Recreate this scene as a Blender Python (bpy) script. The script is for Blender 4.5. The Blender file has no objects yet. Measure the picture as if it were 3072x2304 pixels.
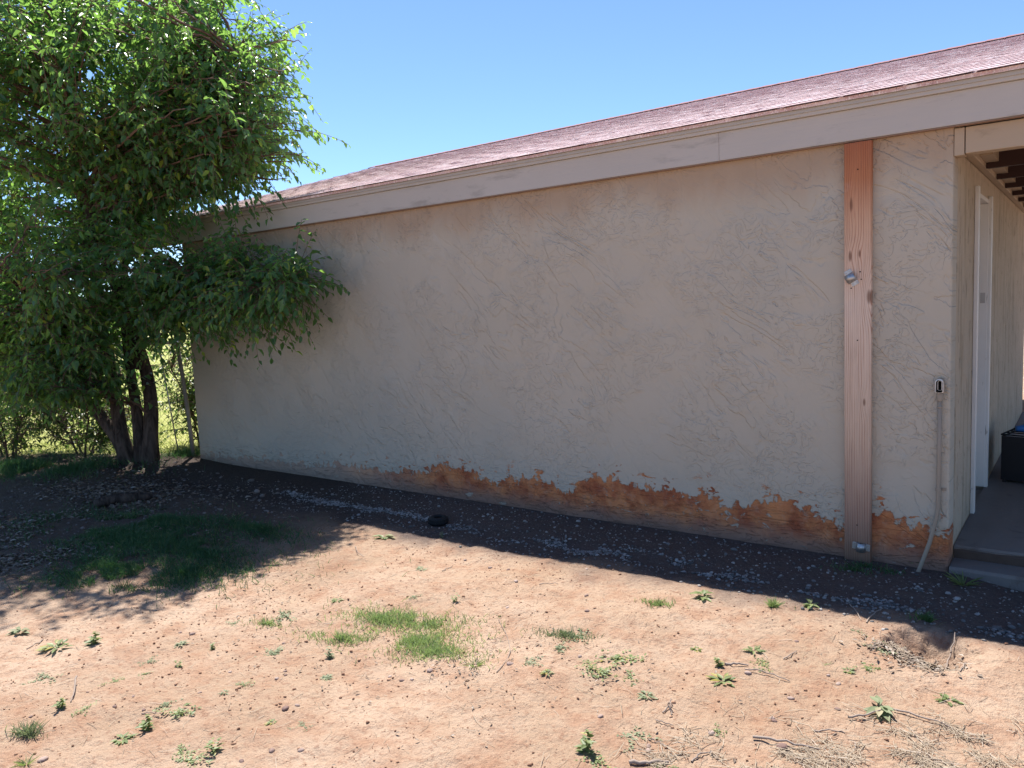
import bpy, math, random
import numpy as np
from mathutils import Matrix, Vector

random.seed(7)
rng = np.random.default_rng(11)
scene = bpy.context.scene
C = scene.collection

# ------------------------------------------------------------------ camera, light
cam_d = bpy.data.cameras.new('camera')
cam = bpy.data.objects.new('camera', cam_d)
C.objects.link(cam)
cam_d.sensor_fit = 'HORIZONTAL'
cam_d.sensor_width = 36.0
cam_d.lens = 2320.14 / 3072 * 36
cam_d.clip_start = 0.05
cam_d.clip_end = 3000
CR = (0.80156, 0.59620, -0.04526)
CU = (-0.02554, 0.10976, 0.99363)
CF = (-0.59737, 0.79530, -0.10320)
CP = (0.56355, -4.48523, 1.5)
cam.matrix_world = Matrix(((CR[0], CU[0], -CF[0], CP[0]), (CR[1], CU[1], -CF[1], CP[1]),
                           (CR[2], CU[2], -CF[2], CP[2]), (0, 0, 0, 1)))
scene.camera = cam

SUN_EL = 62.0
SUN_AZ = 55.0          # degrees from +Y towards -X
world = bpy.data.worlds.new('World')
scene.world = world
world.use_nodes = True
wn = world.node_tree
wn.nodes.clear()
sky = wn.nodes.new('ShaderNodeTexSky')
sky.sky_type = 'NISHITA'
sky.sun_disc = False
sky.sun_elevation = math.radians(SUN_EL)
sky.sun_rotation = math.radians(-SUN_AZ)
sky.altitude = 2200
sky.air_density = 1.0
sky.dust_density = 0.15
sky.ozone_density = 6.0
bg = wn.nodes.new('ShaderNodeBackground')
bg.inputs['Strength'].default_value = 0.078
wo = wn.nodes.new('ShaderNodeOutputWorld')
wn.links.new(sky.outputs[0], bg.inputs[0])
wn.links.new(bg.outputs[0], wo.inputs[0])

sun_d = bpy.data.lights.new('sun', 'SUN')
sun_d.energy = 3.6
sun_d.angle = math.radians(0.53)
sun_d.color = (1.0, 0.95, 0.88)
sun = bpy.data.objects.new('sun', sun_d)
C.objects.link(sun)
sv = Vector((-math.sin(math.radians(SUN_AZ)) * math.cos(math.radians(SUN_EL)),
             math.cos(math.radians(SUN_AZ)) * math.cos(math.radians(SUN_EL)),
             math.sin(math.radians(SUN_EL))))
sun.rotation_euler = sv.to_track_quat('Z', 'Y').to_euler()
sun.location = sv * 60

scene.view_settings.view_transform = 'Standard'
scene.view_settings.look = 'None'
scene.view_settings.gamma = 1
scene.view_settings.exposure = 1.46
scene.view_settings.use_curve_mapping = False
scene.render.engine = 'CYCLES'
scene.cycles.max_bounces = 10
scene.cycles.diffuse_bounces = 5
scene.cycles.transmission_bounces = 6
scene.cycles.use_denoising = True

# ------------------------------------------------------------------ helpers
def tag(o, label=None, cat=None, group=None, kind=None):
    if label: o['label'] = label
    if cat: o['category'] = cat
    if group: o['group'] = group
    if kind: o['kind'] = kind
    return o

def empty(name, loc, label, cat, group=None):
    o = bpy.data.objects.new(name, None)
    C.objects.link(o)
    o.location = loc
    o.empty_display_size = 0.2
    return tag(o, label, cat, group)

def parent(o, p):
    o.parent = p
    # parts keep the coordinates they were modelled in (world); parents carry only a location
    o.matrix_parent_inverse = Matrix.Translation(p.location).inverted() if p.parent is None else p_inv(p)

def p_inv(p):
    m = Matrix.Identity(4)
    q = p
    chain = []
    while q is not None:
        chain.append(q); q = q.parent
    for q in reversed(chain):
        m = m @ q.matrix_parent_inverse @ q.matrix_basis
    return m.inverted()

def mesh_np(name, V, F, mat=None, smooth=False, attrs=None):
    """V (n,3); F: list of equal-length index arrays or a list of lists"""
    me = bpy.data.meshes.new(name)
    V = np.asarray(V, np.float32)
    if isinstance(F, np.ndarray):
        n, k = F.shape
        me.vertices.add(len(V)); me.vertices.foreach_set('co', V.ravel())
        me.loops.add(n * k); me.loops.foreach_set('vertex_index', F.astype(np.int32).ravel())
        me.polygons.add(n)
        me.polygons.foreach_set('loop_start', np.arange(0, n * k, k, dtype=np.int32))
        me.polygons.foreach_set('loop_total', np.full(n, k, np.int32))
        if smooth: me.polygons.foreach_set('use_smooth', np.ones(n, bool))
        me.update(calc_edges=True)
    else:
        me.from_pydata([tuple(map(float, v)) for v in V], [], [tuple(map(int, f)) for f in F])
        if smooth:
            for p in me.polygons: p.use_smooth = True
    if attrs:
        for an, dom, data in attrs:
            a = me.attributes.new(an, 'FLOAT', dom)
            a.data.foreach_set('value', np.asarray(data, np.float32))
    if mat: me.materials.append(mat)
    return me

def link(name, me, par=None):
    o = bpy.data.objects.new(name, me)
    C.objects.link(o)
    if par is not None: parent(o, par)
    return o

class MB:
    """collects boxes, tubes and prisms in one mesh"""
    def __init__(s): s.v = []; s.f = []
    def add(s, V, F):
        b = len(s.v)
        s.v += [tuple(map(float, p)) for p in V]
        s.f += [tuple(b + i for i in f) for f in F]
        return s
    def box(s, x0, x1, y0, y1, z0, z1, m=None):
        V = [(x0,y0,z0),(x1,y0,z0),(x1,y1,z0),(x0,y1,z0),(x0,y0,z1),(x1,y0,z1),(x1,y1,z1),(x0,y1,z1)]
        if m is not None: V = [tuple(m @ Vector(p)) for p in V]
        return s.add(V, [(0,3,2,1),(4,5,6,7),(0,1,5,4),(1,2,6,5),(2,3,7,6),(3,0,4,7)])
    def tube(s, P, R, n=8, cap=True, m=None):
        P = [Vector(p) for p in P]
        if not hasattr(R, '__len__'): R = [R] * len(P)
        V = []; F = []
        ref = Vector((0.3, 0.2, 1)).normalized()
        for i, p in enumerate(P):
            t = (P[min(i+1, len(P)-1)] - P[max(i-1, 0)]).normalized()
            a = t.cross(ref)
            if a.length < 1e-3: a = t.cross(Vector((1, 0, 0)))
            a.normalize(); b = t.cross(a)
            for k in range(n):
                th = 2 * math.pi * k / n
                V.append(p + (a * math.cos(th) + b * math.sin(th)) * R[i])
        for i in range(len(P) - 1):
            for k in range(n):
                F.append((i*n+k, i*n+(k+1) % n, (i+1)*n+(k+1) % n, (i+1)*n+k))
        if cap:
            F.append(tuple(range(n-1, -1, -1))); F.append(tuple((len(P)-1)*n + k for k in range(n)))
        if m is not None: V = [m @ p for p in V]
        return s.add(V, F)
    def build(s, name, mat, par=None, bevel=0, smooth=False, seg=2):
        me = mesh_np(name, s.v, s.f, mat, smooth)
        o = link(name, me, par)
        if bevel:
            b = o.modifiers.new('b', 'BEVEL'); b.width = bevel; b.segments = seg; b.limit_method = 'ANGLE'
        return o

# gradient noise ------------------------------------------------------------
_perm = np.random.default_rng(3).permutation(512)
_perm = np.concatenate([_perm, _perm, _perm])
_g = np.random.default_rng(4).normal(size=(512, 2)); _g /= np.linalg.norm(_g, axis=1)[:, None]
def pnoise(x, y):
    x = np.asarray(x, float); y = np.asarray(y, float)
    xi = np.floor(x).astype(int); yi = np.floor(y).astype(int)
    xf = x - xi; yf = y - yi
    u = xf**3*(xf*(xf*6-15)+10); v = yf**3*(yf*(yf*6-15)+10)
    def gr(ix, iy, dx, dy):
        h = _perm[(_perm[ix % 512] + iy) % 512]
        return _g[h, 0]*dx + _g[h, 1]*dy
    a = gr(xi, yi, xf, yf); b = gr(xi+1, yi, xf-1, yf)
    c = gr(xi, yi+1, xf, yf-1); d = gr(xi+1, yi+1, xf-1, yf-1)
    return (a*(1-u)+b*u)*(1-v) + (c*(1-u)+d*u)*v
def fbm(x, y, o=4, gain=.5):
    s = 0; a = 1
    for i in range(o):
        s = s + a*pnoise(x*2**i + 17.3*i, y*2**i + 5.1*i); a *= gain
    return s

# materials ------------------------------------------------------------------
class Mat:
    def __init__(s, name):
        s.m = bpy.data.materials.new(name); s.m.use_nodes = True
        s.t = s.m.node_tree; s.t.nodes.clear()
        s.out = s.n('ShaderNodeOutputMaterial')
        s.p = s.n('ShaderNodeBsdfPrincipled')
        s.l(s.p.outputs[0], s.out.inputs[0])
        s._pos = None
    def n(s, t, **k):
        x = s.t.nodes.new(t)
        for a, b in k.items(): setattr(x, a, b)
        return x
    def l(s, a, b): s.t.links.new(a, b)
    def put(s, v, sock):
        if hasattr(v, 'links'): s.l(v, sock)
        else: sock.default_value = v
    @property
    def pos(s):
        if s._pos is None: s._pos = s.n('ShaderNodeNewGeometry').outputs['Position']
        return s._pos
    def xyz(s, v=None):
        x = s.n('ShaderNodeSeparateXYZ'); s.l(v or s.pos, x.inputs[0]); return x.outputs
    def comb(s, x, y, z):
        c = s.n('ShaderNodeCombineXYZ')
        for i, v in enumerate((x, y, z)): s.put(v, c.inputs[i])
        return c.outputs[0]
    def math(s, op, a, b=0.0, c=0.0, clamp=False):
        m = s.n('ShaderNodeMath', operation=op, use_clamp=clamp)
        for i, v in enumerate((a, b, c)): s.put(v, m.inputs[i])
        return m.outputs[0]
    def noise(s, scale, detail=3, rough=.55, dist=0.0, vec=None, w=None):
        x = s.n('ShaderNodeTexNoise')
        s.l(vec or s.pos, x.inputs['Vector'])
        x.inputs['Scale'].default_value = scale; x.inputs['Detail'].default_value = detail
        x.inputs['Roughness'].default_value = rough; x.inputs['Distortion'].default_value = dist
        return x.outputs['Fac']
    def scaled(s, sx, sy, sz, off=(0, 0, 0), vec=None):
        m = s.n('ShaderNodeMapping'); s.l(vec or s.pos, m.inputs[0])
        m.inputs['Scale'].default_value = (sx, sy, sz); m.inputs['Location'].default_value = off
        return m.outputs[0]
    def mapr(s, v, a, b, c=0.0, d=1.0, smooth=True):
        m = s.n('ShaderNodeMapRange', interpolation_type='SMOOTHSTEP' if smooth else 'LINEAR')
        s.put(v, m.inputs[0]); s.put(a, m.inputs[1]); s.put(b, m.inputs[2]); s.put(c, m.inputs[3]); s.put(d, m.inputs[4])
        return m.outputs[0]
    def mix(s, f, a, b, mode='MIX'):
        m = s.n('ShaderNodeMix', data_type='RGBA', blend_type=mode)
        s.put(f, m.inputs[0])
        for v, k in ((a, 6), (b, 7)):
            s.put(v if hasattr(v, 'links') else (v[0], v[1], v[2], 1), m.inputs[k])
        return m.outputs[2]
    def color(s, c): s.put(c if hasattr(c, 'links') else (c[0], c[1], c[2], 1), s.p.inputs['Base Color']); return s
    def rough(s, r, spec=.5): s.put(r, s.p.inputs['Roughness']); s.p.inputs['Specular IOR Level'].default_value = spec; return s
    def bump(s, h, dist=1.0, strength=1.0):
        b = s.n('ShaderNodeBump'); b.inputs['Strength'].default_value = strength; b.inputs['Distance'].default_value = dist
        s.l(h, b.inputs['Height']); s.l(b.outputs[0], s.p.inputs['Normal']); return s
    def terrace(s, v, k, lo=.78):
        x = s.math('MULTIPLY', v, k)
        f = s.math('FRACT', x)
        e = s.mapr(f, lo, 1.0)
        return s.math('DIVIDE', s.math('ADD', s.math('FLOOR', x), e), k)

def simple(name, col, rough=.6, spec=.4, metal=0.0, var=.18, scale=9, bump=0.0006, bscale=60):
    m = Mat(name)
    n = m.noise(scale, 4, .6)
    d = tuple(c*(1-var) for c in col); e = tuple(min(1, c*(1+var)) for c in col)
    m.color(m.mix(n, d, e)).rough(rough, spec)
    m.p.inputs['Metallic'].default_value = metal
    if bump: m.bump(m.noise(bscale, 4, .6), bump)
    return m.m

# ---- stucco
PEEL = [(-7.0, .06), (-6.0, .09), (-5.2, .10), (-4.8, .16), (-4.2, .15), (-3.78, .17), (-3.63, .22), (-3.28, .25), (-3.02, .15), (-2.65, .26),
        (-2.37, .17), (-2.14, .32), (-1.84, .27), (-1.72, .26), (-1.26, .26), (-1.2, .18), (-.99, .25), (-.85, .31),
        (-.7, .24), (-.54, .17), (-.33, .31), (-.23, .24), (-.13, .22), (0, .2)]
def stucco(name, front=True):
    m = Mat(name)
    X, Y, Z = m.xyz()
    U = X if front else Y
    base = m.mix(m.noise(1.1, 4, .6), (.435, .385, .305), (.52, .465, .38)) if front else m.mix(m.noise(1.4, 4, .6), (.44, .355, .26), (.57, .47, .355))
    base = m.mix(m.mapr(m.noise(.45, 3, .6), .42, .66), base, (.43, .40, .335)) if front else base
    # skip-trowel strokes running down to the right
    if front:
        c, s_ = math.cos(math.radians(42)), math.sin(math.radians(42))
        al = m.math('SUBTRACT', m.math('MULTIPLY', U, c), m.math('MULTIPLY', Z, s_))
        ac = m.math('ADD', m.math('MULTIPLY', U, s_), m.math('MULTIPLY', Z, c))
        v1 = m.comb(m.math('MULTIPLY', al, 1.7), m.math('MULTIPLY', ac, 4.6), 0.0)
    else:
        v1 = m.comb(m.math('MULTIPLY', U, 8.0), m.math('MULTIPLY', Z, 1.7), 0.0)
    n1 = m.noise(1.0, 4, .6, .7, v1)
    t1 = m.terrace(n1, 7, .76)
    k1 = m.mapr(m.noise(.9, 2, .5, 0, m.scaled(1, 1, 1, (3.1, 0, 8))), .42, .58, .25, 1.0)
    v2 = m.comb(m.math('MULTIPLY', U, 1.0), 0.0, m.math('MULTIPLY', Z, 1.25))
    n2 = m.noise(9.5, 3, .58, 1.4, v2)
    t2 = m.terrace(n2, 6, .76)
    k2 = m.mapr(m.noise(2.4, 3, .55, 0, m.scaled(1, 1, 1, (9.1, 2, 1))), .40, .56, .12, 1.0)
    grain = m.noise(70, 4, .7)
    h = m.math('ADD', m.math('MULTIPLY', m.math('MULTIPLY', t1, k1), .033), m.math('MULTIPLY', m.math('MULTIPLY', t2, k2), .018))
    h = m.math('ADD', h, m.math('MULTIPLY', grain, .0012))
    h = m.math('ADD', h, m.math('MULTIPLY', m.noise(3.5, 3, .55), .014))
    col = base
    if front:
        # browner band with an uneven edge just below the fascia
        ed = m.math('ADD', 2.1, m.math('MULTIPLY', m.math('SUBTRACT', m.noise(1.0, 4, .6, 0, m.scaled(3.0, 1, .8)), .5), .34))
        tb = m.mapr(m.math('SUBTRACT', Z, ed), -.14, .12, 0, .75)
        col = m.mix(tb, col, m.mix(m.noise(5, 4, .6), (.34, .225, .14), (.43, .30, .20)))
        vl = m.terrace(m.noise(1.0, 3, .5, 0, m.scaled(2.2, 1, .15, (5, 0, 0))), 9, .9)
        h = m.math('ADD', h, m.math('MULTIPLY', m.math('MULTIPLY', vl, tb), .03))
        # peeled paint along the base, down to the reddish coat
        fc = m.n('ShaderNodeFloatCurve')
        cv = fc.mapping.curves[0]
        pts = [((a + 7.0)/7.0, b/.6) for a, b in PEEL]
        cv.points[0].location = pts[0]; cv.points[1].location = pts[-1]
        for p in pts[1:-1]: cv.points.new(*p)
        for p in cv.points: p.handle_type = 'VECTOR'
        fc.mapping.update()
        m.l(m.math('DIVIDE', m.math('ADD', X, 7.0), 7.0), fc.inputs['Value'])
        edge = m.math('MULTIPLY', fc.outputs[0], .6)
        j1 = m.math('MULTIPLY', m.math('SUBTRACT', m.noise(1.0, 4, .62, .6, m.scaled(11, 1, 15)), .5), .20)
        j2 = m.math('MULTIPLY', m.math('SUBTRACT', m.noise(1.0, 2, .5, 0, m.scaled(26, 1, 5)), .5), .15)
        j1 = m.math('ADD', j1, m.math('MULTIPLY', m.math('SUBTRACT', m.noise(38, 4, .7), .5), .07))
        dd = m.math('SUBTRACT', m.math('ADD', edge, m.math('ADD', j1, j2)), Z)
        pm = m.mapr(dd, -.004, .012)
        # islands of paint left behind
        isl = m.mapr(m.noise(1.0, 5, .68, .5, m.scaled(9, 1, 16, (2, 0, 7))), .60, .66, 0, .85)
        pm = m.math('MULTIPLY', pm, m.math('SUBTRACT', 1.0, isl))
        fl = m.mapr(m.noise(1.0, 3, .6, .6, m.scaled(11, 1, 22, (4, 0, 1))), .60, .63)
        near = m.mapr(dd, -.14, -.02)
        pm = m.math('MAXIMUM', pm, m.math('MULTIPLY', fl, near))
        strong = m.mapr(X, -5.2, -3.4, .42, 1.0)
        red = m.mix(m.mapr(m.noise(6, 5, .65), .33, .67), (.31, .088, .040), (.60, .245, .10))
        red = m.mix(m.mapr(m.noise(17, 5, .7), .5, .72, 0, .6), red, (.46, .27, .18))
        low = m.mapr(m.math('ADD', Z, m.math('MULTIPLY', m.noise(5, 3, .6), .14)), .23, .06)
        red = m.mix(low, red, m.mix(m.noise(9, 4, .6), (.24, .125, .09), (.36, .21, .155)))
        wh = m.mapr(m.noise(1.0, 3, .6, .2, m.scaled(13, 1, 24, (1, 0, 4))), .735, .75)
        red = m.mix(m.math('MULTIPLY', wh, m.mapr(Z, .15, .03)), red, (.62, .57, .52))
        col = m.mix(m.math('MULTIPLY', pm, strong), col, red)
        led = m.terrace(m.noise(1.0, 4, .6, .4, m.scaled(3.2, 1, 22)), 6, .85)
        h = m.math('ADD', h, m.math('MULTIPLY', pm, -.004))
        h = m.math('ADD', h, m.math('MULTIPLY', m.math('MULTIPLY', led, m.mapr(Z, .35, .05)), .035))
        # soil splashed up onto the bottom of the wall
        sp = m.mapr(m.math('ADD', Z, m.math('MULTIPLY', m.noise(14, 4, .7), .10)), .17, .03, 0, .5)
        col = m.mix(sp, col, (.21, .145, .11))
    else:
        sp = m.mapr(m.math('ADD', Z, m.math('MULTIPLY', m.noise(4, 4, .7), .5)), .9, .2, 0, .5)
        col = m.mix(sp, col, (.38, .30, .22))
        pits = m.mapr(m.noise(1.0, 3, .6, .3, m.scaled(1, 22, 7)), .62, .66)
        h = m.math('ADD', h, m.math('MULTIPLY', pits, -.022))
        col = m.mix(m.math('MULTIPLY', pits, .6), col, (.16, .12, .075))
        col = m.mix(m.mapr(m.noise(1.0, 3, .6, .2, m.scaled(1, 9, 1.2)), .5, .72, 0, .6), col, (.27, .22, .145))
    m.color(col).rough(.88, .25).bump(h, 1.0, 1.0)
    return m.m

M_wall = stucco('stucco', True)
M_wall2 = stucco('stucco_ribbed', False)

def painted(name, c1, c2, grain_axis='x', dirt=True):
    m = Mat(name)
    v = m.scaled(1.2, 30, 30) if grain_axis == 'x' else m.scaled(30, 1.2, 30)
    g = m.noise(1.0, 5, .6, .2, v)
    col = m.mix(m.noise(1.3, 4, .6), c1, c2)
    if dirt:
        col = m.mix(m.mapr(m.noise(1.0, 5, .7, .3, m.scaled(2.2, 9, 9)), .56, .74, 0, .55), col, tuple(a*.62 for a in c1))
        col = m.mix(m.mapr(m.noise(1.0, 3, .7, .3, m.scaled(26, 40, 60)), .70, .76, 0, .5), col, (.16, .12, .10))
    m.color(col).rough(.62, .35).bump(g, .0022)
    return m.m
M_fascia = painted('fascia_paint', (.435, .40, .36), (.525, .485, .44))
M_drip = painted('drip_metal_paint', (.38, .36, .335), (.46, .44, .41))
M_beam = painted('beam_paint', (.40, .30, .20), (.48, .37, .26))
M_underside = simple('fascia_underside', (.30, .19, .13), .8)
M_joist = simple('dark_joist_paint', (.045, .022, .020), .7, .3)
M_deck = simple('porch_deck', (.06, .04, .035), .85)
M_white = Mat('door_paint')
_w = M_white
_c = _w.mix(_w.noise(2.2, 4, .6), (.60, .57, .53), (.75, .72, .68))
_c = _w.mix(_w.mapr(_w.noise(1.0, 4, .7, .4, _w.scaled(30, 30, 7)), .63, .69, 0, .8), _c, (.30, .26, .23))
_w.color(_c).rough(.55, .4).bump(_w.noise(26, 4, .6), .0015)
M_white = _w.m
M_steel = simple('worn_steel', (.40, .38, .36), .45, .5, .7)
M_dark = simple('black_iron', (.012, .012, .014), .55, .4)
M_hole = simple('dark_cavity', (.012, .011, .010), .9, .1)
M_blue = simple('blue_plastic', (.02, .14, .42), .45, .5)
M_rubber = simple('tyre_rubber', (.014, .014, .016), .75, .35)
M_conduit = simple('painted_conduit', (.32, .265, .205), .6, .35, 0, .1)
M_galv = Mat('galvanised')
_g2 = M_galv
_v = _g2.n('ShaderNodeTexVoronoi'); _v.inputs['Scale'].default_value = 70; _g2.l(_g2.pos, _v.inputs['Vector'])
_g2.color(_g2.mix(_v.outputs['Distance'], (.36, .37, .38), (.52, .53, .54))).rough(.42, .5).bump(_g2.noise(40, 3), .0006)
_g2.p.inputs['Metallic'].default_value = .85
M_galv = _g2.m

def concrete():
    m = Mat('concrete')
    c = m.mix(m.noise(1.7, 5, .65), (.15, .128, .115), (.23, .205, .188))
    c = m.mix(m.mapr(m.noise(5, 5, .7, .4), .58, .70, 0, .7), c, (.13, .105, .09))
    c = m.mix(m.mapr(m.noise(34, 3, .6), .68, .72, 0, .5), c, (.34, .32, .30))
    m.color(c).rough(.85, .3).bump(m.math('ADD', m.math('MULTIPLY', m.noise(9, 4, .6), .006), m.math('MULTIPLY', m.noise(90, 3, .6), .0014)))
    return m.m
M_conc = concrete()
M_riser = simple('mud_stained_concrete', (.085, .06, .048), .9, .2, 0, .35, 7, .004, 20)

def plank_mat():
    m = Mat('douglas_fir')
    X, Y, Z = m.xyz()
    x = m.math('ADD', X, .44)
    u = m.math('ADD', m.math('MULTIPLY', x, 540.0), m.math('MULTIPLY', m.noise(1.0, 3, .5, 0, m.scaled(5, 5, .8)), 21.0))
    kn = []
    for kx, kz, amp, a, b in ((-.03, 1.94, 9, 42, 9), (-.035, 1.67, 12, 38, 12), (.012, 1.68, 8, 55, 16), (.06, 1.45, 17, 26, 9),
                              (.036, .885, 10, 50, 16), (.0, 1.25, 4, 30, 3), (-.01, .5, 4, 22, 3)):
        dx = m.math('MULTIPLY', m.math('SUBTRACT', x, kx), a)
        dz = m.math('MULTIPLY', m.math('SUBTRACT', Z, kz), b)
        r2 = m.math('ADD', m.math('MULTIPLY', dx, dx), m.math('MULTIPLY', dz, dz))
        e = m.math('POWER', 2.718, m.math('MULTIPLY', r2, -.8))
        kn.append((e, amp))
        u = m.math('ADD', u, m.math('MULTIPLY', e, amp))
    s = m.math('SINE', u)
    band = m.mapr(s, .35, 1.0)
    fine = m.noise(1.0, 4, .65, 0, m.scaled(260, 60, 5))
    zc = m.n('ShaderNodeValToRGB')
    m.l(m.math('DIVIDE', Z, 2.3), zc.inputs[0])
    el = zc.color_ramp.elements
    el[0].position = 0.0; el[0].color = (.21, .125, .085, 1)
    el[1].position = 1.0; el[1].color = (.36, .115, .05, 1)
    for p, c in ((.11, (.38, .24, .175, 1)), (.30, (.60, .44, .325, 1)), (.62, (.70, .55, .44, 1)), (.80, (.61, .38, .25, 1)), (.9, (.46, .19, .09, 1))):
        q = el.new(p); q.color = c
    dark = m.mix(1.0, zc.outputs[0], (.62, .40, .33), 'MULTIPLY')
    col = m.mix(m.math('MULTIPLY', m.math('MULTIPLY', band, m.mapr(m.noise(1.0, 3, .6, 0, m.scaled(30, 1, 2.5)), .3, .7)), .8), zc.outputs[0], dark)
    col = m.mix(m.mapr(fine, .45, .8, 0, .4), col, (.20, .10, .065))
    for e, amp in kn[:5]:
        col = m.mix(m.mapr(e, .86, 1.0, 0, .75), col, (.14, .06, .032))
    col = m.mix(m.mapr(m.noise(3, 4, .7), .58, .72, 0, .3), col, (.55, .43, .37))
    m.color(col).rough(.72, .3)
    m.bump(m.math('ADD', m.math('MULTIPLY', band, .0009), m.math('MULTIPLY', fine, .0012)))
    return m.m
M_plank = plank_mat()

def shingle_mat():
    m = Mat('shingle_granules')
    oi = m.n('ShaderNodeObjectInfo').outputs['Random']
    ri = m.n('ShaderNodeNewGeometry').outputs['Random Per Island']
    r = m.math('FRACT', m.math('ADD', oi, m.math('MULTIPLY', ri, 7.3)))
    c = m.mix(r, (.55, .375, .38), (.68, .51, .51))
    c = m.mix(m.mapr(m.noise(5, 4, .65), .42, .66), c, (.68, .53, .53))
    sp = m.noise(95, 3, .75)
    c = m.mix(m.mapr(sp, .53, .62), c, (.80, .72, .72))
    c = m.mix(m.mapr(m.noise(120, 2, .7), .62, .68, 0, .75), c, (.10, .045, .055))
    c = m.mix(m.mapr(m.noise(1.0, 4, .75, .4, m.scaled(16, 5, 5)), .54, .62, 0, .7), c, (.84, .76, .77))
    c = m.mix(m.mapr(m.noise(1.0, 4, .75, .4, m.scaled(22, 6, 6, (3, 1, 0))), .62, .70, 0, .5), c, (.22, .12, .13))
    m.color(c).rough(.92, .15).bump(m.noise(160, 3, .7), .0012)
    return m.m
M_shingle = shingle_mat()

def ground_mat():
    m = Mat('ground_soil')
    X, Y, Z = m.xyz()
    n1 = m.noise(.8, 5, .6); n2 = m.noise(5.5, 5, .65); n3 = m.noise(42, 5, .7)
    c = m.mix(m.mapr(n1, .32, .68), (.37, .258, .178), (.487, .358, .264))
    c = m.mix(m.mapr(n2, .40, .72, 0, .8), c, (.34, .195, .125))
    c = m.mix(m.mapr(n3, .50, .66, 0, .55), c, (.24, .125, .08))
    c = m.mix(m.mapr(m.noise(75, 3, .7), .63, .70, 0, .6), c, (.56, .40, .29))
    # drip line under the eave: greyer gravel, roof shade put into the colour of silt
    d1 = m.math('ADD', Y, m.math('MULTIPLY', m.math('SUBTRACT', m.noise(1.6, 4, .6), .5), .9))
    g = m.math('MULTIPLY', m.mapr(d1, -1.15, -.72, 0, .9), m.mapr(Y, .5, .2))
    shaded_silt = m.mix(m.noise(26, 5, .7), (.045, .035, .035), (.11, .085, .08))
    shaded_silt = m.mix(m.mapr(m.noise(60, 3, .7), .60, .68, 0, .6), shaded_silt, (.27, .245, .235))
    c = m.mix(g, c, shaded_silt)
    # leaf mould round the tree foot, with the crown's shade put into its colour
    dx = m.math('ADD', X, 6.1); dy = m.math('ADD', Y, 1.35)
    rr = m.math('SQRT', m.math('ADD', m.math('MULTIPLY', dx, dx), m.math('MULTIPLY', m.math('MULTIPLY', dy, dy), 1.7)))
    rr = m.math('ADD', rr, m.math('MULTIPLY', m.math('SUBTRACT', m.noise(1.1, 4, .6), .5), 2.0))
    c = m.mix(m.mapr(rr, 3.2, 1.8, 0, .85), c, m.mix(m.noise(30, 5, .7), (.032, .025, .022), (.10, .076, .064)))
    # the yard beyond the fence: pale dry grass
    fx = m.math('ADD', m.math('MULTIPLY', m.math('ADD', X, 7.25), -.44), m.math('MULTIPLY', Y, .90))
    fx = m.math('ADD', fx, m.math('MULTIPLY', m.math('SUBTRACT', m.noise(2.2, 3, .6), .5), .8))
    fld = m.mix(m.mapr(m.noise(.35, 5, .65), .35, .66), (.30, .33, .09), (.46, .45, .17))
    fld = m.mix(m.mapr(m.noise(2.5, 5, .7), .5, .7, 0, .6), fld, (.50, .45, .24))
    fld = m.mix(m.mapr(m.noise(30, 3, .7), .45, .7, 0, .4), fld, (.20, .24, .07))
    left = m.mapr(X, -7.0, -7.5)
    c = m.mix(m.math('MULTIPLY', m.mapr(fx, -.1, .5), left), c, fld)
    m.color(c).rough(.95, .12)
    h = m.math('ADD', m.math('MULTIPLY', n3, .017), m.math('MULTIPLY', m.noise(130, 4, .7), .006))
    h = m.math('ADD', h, m.math('MULTIPLY', m.noise(14, 4, .6), .012))
    m.bump(h)
    return m.m
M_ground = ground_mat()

def leaf_mat(name, dark, light, trans, tmix=.42, rough=.36, young=(.30, .36, .05)):
    m = Mat(name)
    at = m.n('ShaderNodeAttribute'); at.attribute_name = 'tint'
    f = at.outputs['Fac']
    c = m.mix(f, dark, light)
    c = m.mix(m.mapr(f, .90, .96), c, young)
    m.color(c).rough(rough, .5)
    tr = m.n('ShaderNodeBsdfTranslucent')
    tc = m.mix(f, tuple(v*.75 for v in trans), trans)
    m.l(tc, tr.inputs[0])
    mx = m.n('ShaderNodeMixShader'); mx.inputs[0].default_value = tmix
    m.l(m.p.outputs[0], mx.inputs[1]); m.l(tr.outputs[0], mx.inputs[2])
    m.l(mx.outputs[0], m.out.inputs[0])
    return m.m
M_leaf = leaf_mat('tree_leaves', (.034, .100, .056), (.085, .185, .085), (.34, .62, .11), .50, .28, (.36, .42, .06))
M_shrubleaf = leaf_mat('shrub_leaves', (.035, .065, .022), (.07, .12, .035), (.16, .30, .05))
M_weed = leaf_mat('weed_leaves', (.11, .155, .055), (.22, .26, .10), (.28, .42, .10), .3, .5, (.36, .30, .07))
M_weedpale = leaf_mat('pale_weed_leaves', (.16, .20, .10), (.26, .29, .17), (.26, .34, .14), .3, .6, (.40, .36, .22))
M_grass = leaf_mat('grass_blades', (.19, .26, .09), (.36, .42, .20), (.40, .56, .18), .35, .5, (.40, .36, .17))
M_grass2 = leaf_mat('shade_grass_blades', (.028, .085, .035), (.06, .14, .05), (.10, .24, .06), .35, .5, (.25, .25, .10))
M_straw = leaf_mat('dry_straw', (.26, .19, .13), (.46, .38, .28), (.3, .22, .13), .15, .7, (.5, .42, .34))
M_litter = leaf_mat('dead_leaves', (.16, .115, .085), (.33, .26, .20), (.2, .14, .08), .12, .75, (.42, .36, .30))

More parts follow.
